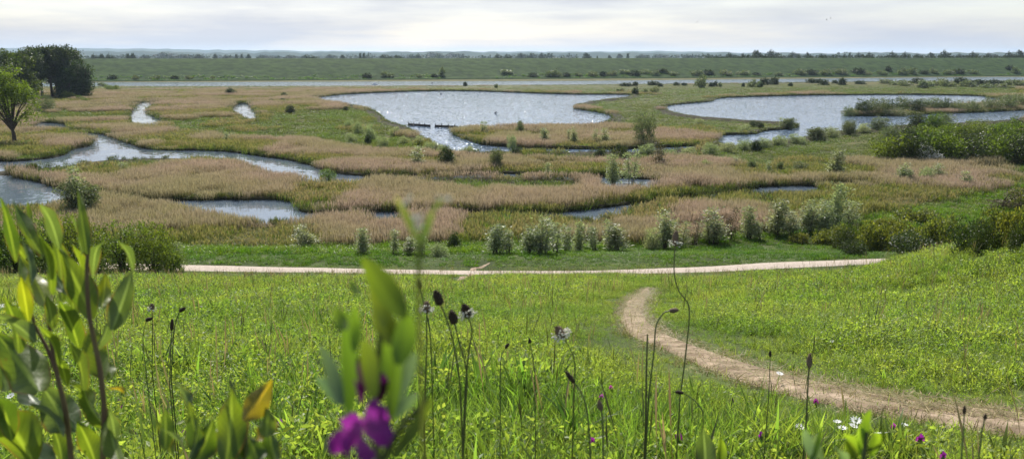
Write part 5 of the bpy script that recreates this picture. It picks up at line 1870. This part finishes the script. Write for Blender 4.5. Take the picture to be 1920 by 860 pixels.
Z = lambda x_, y_: (x_ / 1.72, 360 + y_ / 1.72)          # enlarged-view coordinates used while surveying the dock
D0 = .78
lp = at_depth(*Z(250, 840), D0)
dock = empty('dock_plant', (lp.x, lp.y + .03, float(terrain(lp.x, lp.y + .03))), 'tall dock plant with reddish stems and large leaves close at the left edge', 'dock plant')
stemobj(dock, [Z(155, 400), Z(165, 480), Z(182, 580), Z(210, 700), Z(232, 870)], D0, .0016, .0028, 'red_stem')
stemobj(dock, [Z(285, 180), Z(280, 260), Z(288, 400), Z(320, 560), Z(335, 700), Z(332, 870)], D0 - .03, .0016, .003, 'red_stem')
stemobj(dock, [Z(82, 300), Z(110, 420), Z(150, 500), Z(178, 570)], D0 + .02, .0012, .002, 'red_stem', False)
LV = [('dock', (165, 330), (118, 120), 44, .8, .06), ('dock_grey', (215, 330), (160, 190), 46, -.7, .08), ('dock', (270, 330), (225, 150), 52, 1.0, .06), ('dock_grey', (100, 300), (70, 150), 38, .9, .06), ('dock', (60, 520), (10, 330), 60, .7, .08),
      ('dock_grey', (150, 700), (60, 560), 64, -.8, .1), ('dock', (270, 640), (215, 470), 58, .9, .08), ('dock', (345, 760), (270, 600), 60, -.9, .1), ('dock', (200, 900), (150, 720), 70, .8, .08), ('dock_grey', (300, 520), (345, 380), 44, .9, .1), ('dock', (20, 640), (-40, 520), 70, .5, .1),
      ('dock', (52, 225), (2, 18), 42, .3, .04), ('dock', (135, 200), (40, 25), 48, .5, -.05), ('dock', (135, 215), (92, 30), 42, -.6, .05), ('dock_grey', (192, 185), (122, 30), 52, .4, .12),
      ('dock', (200, 350), (168, 110), 62, .7, .05), ('dock', (82, 215), (14, 128), 26, .2, .1), ('dock', (282, 200), (252, -5), 40, .2, -.03), ('dock_grey', (262, 205), (228, 75), 30, 1.0, .05),
      ('dock_yellow', (150, 370), (66, 205), 62, .2, .1), ('dock', (298, 410), (188, 178), 92, .25, .06), ('dock_grey', (300, 270), (342, 165), 40, -.5, .2), ('dock_grey', (362, 445), (428, 250), 74, -.2, -.05),
      ('dock_grey', (430, 255), (362, 148), 34, .8, .15), ('dock_yellow', (328, 375), (342, 255), 52, .1, .1), ('dock_grey', (115, 485), (-20, 395), 60, .6, .12), ('dock', (125, 640), (-20, 445), 140, .1, .08),
      ('dock_grey', (250, 770), (128, 615), 120, -.2, .1), ('dock', (110, 870), (-30, 690), 140, .3, .1), ('dock', (330, 600), (296, 415), 84, -.3, .05), ('dock', (255, 505), (188, 345), 66, .5, .06),
      ('dock_grey', (205, 790), (85, 675), 42, .9, .1), ('dock', (310, 880), (248, 735), 70, .3, .08), ('dock', (392, 880), (348, 690), 66, -.6, .06), ('dock', (172, 440), (148, 325), 40, .2, .05),
      ('dock', (216, 625), (188, 535), 34, .4, .05), ('dock_brown', (402, 655), (345, 632), 22, .7, .2), ('dock_yellow', (92, 420), (66, 268), 44, .1, .06), ('dock', (300, 700), (222, 610), 48, .6, .1),
      ('dock_grey', (372, 800), (350, 700), 40, .3, .1), ('dock', (60, 330), (60, 200), 36, 1.0, .05), ('dock', (240, 420), (205, 260), 52, .9, .05), ('dock', (190, 560), (110, 420), 40, .9, .1), ('dock', (360, 600), (318, 520), 46, .1, .1),
      ('dock', (40, 800), (-30, 640), 70, .5, .1), ('dock_grey', (150, 890), (60, 800), 90, .4, .1)]
for k, (mt, a, b_, w, tn, bw) in enumerate(LV):
    dd = D0 + ((k * 37) % 11 - 5) * .012
    leafobj(dock, mt, Z(*a), Z(*b_), w * .98 / 1.72, dd, dd + ((k * 53) % 7 - 3) * .012, tn, bw)

Y = lambda x_, y_: (280 + x_ / 3.91, 640 + y_ / 3.91)
D1 = .62
lp = at_depth(*Y(640, 900), D1)
dock2 = empty('dock_plant', (lp.x, lp.y + .02, float(terrain(lp.x, lp.y + .02))), 'blurred dock plant with one yellow brown leaf at the lower left centre', 'dock plant')
stemobj(dock2, [Y(590, 280), Y(640, 460), Y(690, 620), Y(715, 900)], D1, .0013, .003, 'dark_stalk')
for k, (mt, a, b_, w, tn, bw) in enumerate([('dock_brown', (690, 580), (900, 280), 150, .2, .06), ('dock', (560, 900), (600, 330), 190, .3, .08), ('dock', (640, 900), (590, 560), 170, -.2, .06), ('dock', (330, 900), (470, 560), 150, .3, .08), ('dock', (430, 900), (290, 440), 110, -.4, .08),
                                          ('dock_grey', (300, 500), (180, 290), 70, .6, .1), ('dock_yellow', (470, 720), (400, 620), 110, .1, .1), ('dock', (860, 700), (860, 480), 110, .2, .08), ('dock', (800, 900), (730, 690), 120, .2, .08), ('dock', (930, 900), (880, 600), 110, -.3, .08),
                                          ('dock', (300, 860), (350, 560), 90, .8, .08), ('dock_brown', (780, 740), (800, 620), 80, .8, .1), ('dock', (120, 800), (110, 470), 90, .2, .06), ('dock', (170, 840), (40, 560), 60, .5, .08), ('dock_grey', (260, 800), (90, 640), 40, .9, .1)]):
    dd = D1 + ((k * 29) % 7 - 3) * .012
    leafobj(dock2, mt, Y(*a), Y(*b_), w * 1.25 / 3.91, dd, dd + .01, tn, bw)

# the purple vetch right in front of the eye
X = lambda x_, y_: (560 + x_ / 2.15, 460 + y_ / 2.15)
D2 = .31
lp = at_depth(*X(330, 930), D2)
vet = empty('vetch_plant', (lp.x, lp.y, float(terrain(lp.x, lp.y))), 'blurred vetch with a purple flower and bright leaflets close to the viewer', 'vetch plant')
stemobj(vet, [X(330, 330), X(320, 480), X(300, 640), X(310, 760), X(330, 930)], D2, .0011, .0015, 'stalk')
stemobj(vet, [X(520, 620), X(450, 690), X(390, 770), X(340, 860)], D2, .0009, .0016, 'stalk', False)
for k, (mt, a, b_, w, tn, bw) in enumerate([('vetch_leaf', (430, 290), (258, 50), 105, .2, .06), ('vetch_leaf', (350, 330), (290, 140), 80, .9, .06), ('vetch_leaf', (380, 400), (310, 230), 90, .2, .06), ('vetch_leaf', (190, 340), (140, 250), 55, .2, .06), ('vetch_leaf', (225, 430), (225, 240), 50, .5, .06),
                                          ('vetch_leaf', (200, 690), (185, 260), 80, 1.0, .04), ('vetch_leaf', (350, 560), (360, 330), 80, .9, .04), ('vetch_leaf', (400, 480), (440, 270), 100, .5, .05), ('vetch_leaf', (355, 740), (400, 420), 60, .9, .03), ('vetch_pale', (400, 620), (472, 430), 62, -.3, .06),
                                          ('vetch_pale', (382, 690), (480, 595), 60, -.3, .1), ('vetch_pale', (170, 640), (85, 400), 62, .7, .08), ('vetch_pale', (180, 640), (70, 530), 60, .5, .1), ('vetch_leaf', (240, 200), (205, 140), 28, .3, .05), ('vetch_leaf', (370, 860), (540, 610), 60, .9, .06), ('vetch_leaf', (300, 620), (260, 380), 90, 1.1, .04)]):
    dd = D2 + ((k * 29) % 7 - 3) * .006
    leafobj(vet, mt, X(*a), X(*b_), w * .98 / 2.15, dd, dd + .006, tn * .5, bw, n=10, wave=.03, prof='vetch')
fl = MB()
for (a, b_, w, tn) in [((230, 760), (120, 830), 95, .4), ((260, 740), (190, 860), 90, .8), ((260, 720), (370, 790), 110, -.3), ((270, 740), (330, 640), 120, .2), ((240, 760), (180, 690), 90, .5), ((250, 780), (290, 870), 80, .2)]:
    leaf(fl, X(*a), X(*b_), w * .96 / 2.15, D2 - .012, D2 - .02, tn, .15, n=10, wave=.25, prof='vetch')
off = np.array(vet.location)
fl.v = [v - off for v in fl.v]
fl.build('petals', M['petal'], vet, True)
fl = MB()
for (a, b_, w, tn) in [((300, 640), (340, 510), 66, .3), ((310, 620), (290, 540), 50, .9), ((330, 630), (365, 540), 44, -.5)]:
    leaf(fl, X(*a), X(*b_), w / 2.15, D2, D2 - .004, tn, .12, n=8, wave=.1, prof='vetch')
for (a, b_, w, tn) in [((262, 600), (238, 450), 46, .4), ((285, 560), (300, 420), 44, -.4), ((250, 640), (222, 540), 40, .8)]:  # petals added so their dark colour paints the shaded core among the leaflets
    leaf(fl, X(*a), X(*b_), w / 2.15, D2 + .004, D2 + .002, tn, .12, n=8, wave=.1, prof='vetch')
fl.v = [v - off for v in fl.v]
tag(fl.build('bud_and_core_shade', M['petal_dark'], vet, True), 'dark purple unopened buds above the open flower, more added as painted core shade')
fl = MB()
lathe(fl, np.array(at_depth(*X(215, 690), D2)) - off, (-.15, -.3, -.9), [(0, .001), (.003, .003), (.010, .0035), (.012, .001)], 8)
fl.build('calyx', M['vetch_pale'], vet, True)
T_ = lambda x_, y_: (720 + x_ / 4.78, 340 + y_ / 4.78)
D3 = .27
lp = at_depth(*T_(310, 860), D3)
ten = empty('vetch_tendril', (lp.x, lp.y, float(terrain(lp.x, lp.y))), 'very blurred pale forked tendril rising in front of the reeds', 'tendril')
stemobj(ten, [T_(330, 520), T_(320, 650), T_(305, 860)], D3, .0009, .0007, 'tendril')
for (a, b_, w) in [((320, 560), (100, 130), 70), ((330, 560), (440, 230), 70), ((420, 270), (520, 150), 52)]:
    leafobj(ten, 'tendril', T_(*a), T_(*b_), w / 4.78, D3, D3, .3, .03, n=8, wave=.03, prof='vetch')
fl = MB()
for (a, w) in [((485, 150), 34), ((580, 155), 46), ((235, 140), 34), ((330, 305), 34), ((270, 330), 60)]:
    c = np.array(at_depth(*T_(*a), D3)) - off * 0 - np.array(ten.location)
    rr_ = w / 4.78 * D3 / F * .55
    lathe(fl, c - np.array([0, 0, rr_]), (.2, 0, 1), [(0, rr_ * .1), (rr_ * .5, rr_ * .8), (rr_, rr_), (rr_ * 1.6, rr_ * .7), (rr_ * 2, rr_ * .05)], 8)
for (a, b_) in [((520, 155), (600, 155)), ((170, 220), (235, 140)), ((330, 420), (330, 305)), ((290, 430), (270, 330))]:
    tube(fl, [np.array(at_depth(*T_(*q), D3)) - np.array(ten.location) for q in (a, b_)], [.0005, .0004], 5)
fl.build('tip', M['anther'], ten, True)
# clover like sprig blurred at the lower right
Q = lambda x_, y_: (1360 + x_ / 1.955, 420 + y_ / 1.955)
D4 = .52
lp = at_depth(*Q(500, 900), D4)
spg = empty('meadow_sprig', (lp.x, lp.y, float(terrain(lp.x, lp.y))), 'blurred bright green leafy sprig at the lower right before the trail', 'leafy sprig')
stemobj(spg, [Q(520, 760), Q(510, 830), Q(500, 900)], D4, .0012, .002, 'stalk')
for k, (mt, a, b_, w) in enumerate([('vetch_leaf', (510, 820), (530, 680), 50), ('vetch_leaf', (520, 830), (590, 740), 50), ('vetch_leaf', (500, 840), (430, 770), 44), ('vetch_leaf', (480, 870), (440, 790), 50), ('vetch_leaf', (530, 850), (560, 760), 50), ('vetch_leaf', (500, 860), (500, 740), 44),
                                  ('vetch_pale', (330, 870), (290, 750), 50), ('vetch_pale', (360, 870), (330, 770), 46), ('vetch_pale', (440, 890), (400, 820), 60), ('vetch_leaf', (300, 880), (350, 740), 40)]):
    leafobj(spg, mt, Q(*a), Q(*b_), w * .75 / 1.955, D4 + (k % 3) * .015, D4, (k * 1.3) % 1.5 - .5, .08, prof='vetch')
# tall single leaf blade at the bottom right of centre
lp = at_depth(1325, 880, .9)
pl2 = empty('plantain_plant', (lp.x, lp.y, float(terrain(lp.x, lp.y))), 'dark broad leaf standing at the bottom edge right of centre', 'plantain')
leafobj(pl2, 'dock_grey', (1322, 890), (1318, 800), 40, .9, .9, .3, .06)
leafobj(pl2, 'vetch_leaf', (1345, 890), (1352, 812), 22, .9, .9, .5, .06)
stemobj(pl2, [(1324, 880), (1326, 900)], .9, .0012, .0016, 'stalk')

# ------------------------------------------------------------------ air
mb = MB()
v = [(x_, y_, z_) for x_ in (-14000, 14000) for y_ in (-80, 12500) for z_ in (-3, 95)]
mb.add(v, [(0, 1, 3, 2), (4, 6, 7, 5), (0, 4, 5, 1), (2, 3, 7, 6), (0, 2, 6, 4), (1, 5, 7, 3)])
m, nt, out = new_mat('haze_air')
pv = nt.nodes.new('ShaderNodeVolumePrincipled')
pv.inputs['Density'].default_value = HAZE = .00008
pv.inputs['Color'].default_value = (.62, .80, 1.0, 1)
pv.inputs['Anisotropy'].default_value = .3
nt.links.new(pv.outputs[0], out.inputs['Volume'])
o = mb.build('haze', m)
tag(o, 'pale summer haze lying over the whole landscape', 'haze', kind='stuff')

# ------------------------------------------------------------------ light, sky, camera
EL, AZ = math.radians(44), math.radians(-9)
sd = Vector((math.sin(AZ) * math.cos(EL), math.cos(AZ) * math.cos(EL), math.sin(EL)))
L = bpy.data.lights.new('sun', 'SUN')
L.energy = 5.0
L.angle = math.radians(.5)
L.color = (1, .95, .86)
so = bpy.data.objects.new('sun', L)
so.rotation_euler = (-sd).to_track_quat('-Z', 'Y').to_euler()
so.location = (0, 0, 60)
COL.objects.link(so)

w = bpy.data.worlds.new('World')
SC.world = w
w.use_nodes = True
nt = w.node_tree
nt.nodes.clear()
out = nt.nodes.new('ShaderNodeOutputWorld')
bg = nt.nodes.new('ShaderNodeBackground')
bg.inputs['Strength'].default_value = .12
sky = nt.nodes.new('ShaderNodeTexSky')
sky.sky_type = 'NISHITA'
sky.sun_disc = False
sky.sun_elevation = EL
sky.sun_rotation = AZ
sky.air_density = 1.0
sky.dust_density = 1.2
tc = nt.nodes.new('ShaderNodeTexCoord')
mp = nt.nodes.new('ShaderNodeMapping')
mp.inputs['Scale'].default_value = (1, 1, 9)
nt.links.new(tc.outputs['Generated'], mp.inputs[0])
n1 = nt.nodes.new('ShaderNodeTexNoise')
n1.inputs['Scale'].default_value = 2.6
n1.inputs['Detail'].default_value = 6
n1.inputs['Roughness'].default_value = .55
nt.links.new(mp.outputs[0], n1.inputs['Vector'])
cov = ramp(nt, n1.outputs['Fac'], [(.30, (.45, .45, .45)), (.62, (.97, .97, .97))])
n2 = nt.nodes.new('ShaderNodeTexNoise')
n2.inputs['Scale'].default_value = 3.4
n2.inputs['Detail'].default_value = 5
mp2 = nt.nodes.new('ShaderNodeMapping')
mp2.inputs['Scale'].default_value = (1, 1, 14)
mp2.inputs['Location'].default_value = (3.1, 1.7, .4)
nt.links.new(tc.outputs['Generated'], mp2.inputs[0])
nt.links.new(mp2.outputs[0], n2.inputs['Vector'])
cc = ramp(nt, n2.outputs['Fac'], [(.30, (3.35, 3.5, 4.02)), (.70, (3.95, 4.1, 4.6))])
sx = nt.nodes.new('ShaderNodeSeparateXYZ')
nt.links.new(tc.outputs['Generated'], sx.inputs[0])
low = ramp(nt, sx.outputs[2], [(.0, (1, 1, 1)), (.18, (.95, .95, .95)), (.42, (.45, .45, .45)), (.7, (.15, .15, .15))])
cov = mixc(nt, 1.0, cov, low, 'MULTIPLY')
mx = mixc(nt, cov, sky.outputs[0], cc)
nt.links.new(mx, bg.inputs[0])
nt.links.new(bg.outputs[0], out.inputs[0])

cam = bpy.data.cameras.new('camera')
cam.sensor_width = 36
cam.lens = 36 * F / 1920
cam.clip_start = .02
cam.clip_end = 40000
cam.dof.use_dof = True
cam.dof.focus_distance = 5.0
cam.dof.aperture_fstop = 9.0
co = bpy.data.objects.new('camera', cam)
co.location = (0, 0, H)
co.rotation_euler = (math.pi / 2 - PITCH, 0, 0)
COL.objects.link(co)
SC.camera = co
SC.render.engine = 'CYCLES'
SC.cycles.use_denoising = True
SC.cycles.max_bounces = 8
SC.cycles.diffuse_bounces = 3
SC.cycles.glossy_bounces = 3
SC.cycles.transmission_bounces = 4
SC.cycles.volume_bounces = 0
SC.cycles.caustics_reflective = False
SC.cycles.caustics_refractive = False
vs = SC.view_settings
vs.view_transform = 'Standard'
vs.look = 'None'
vs.exposure = 0.5
vs.gamma = 1
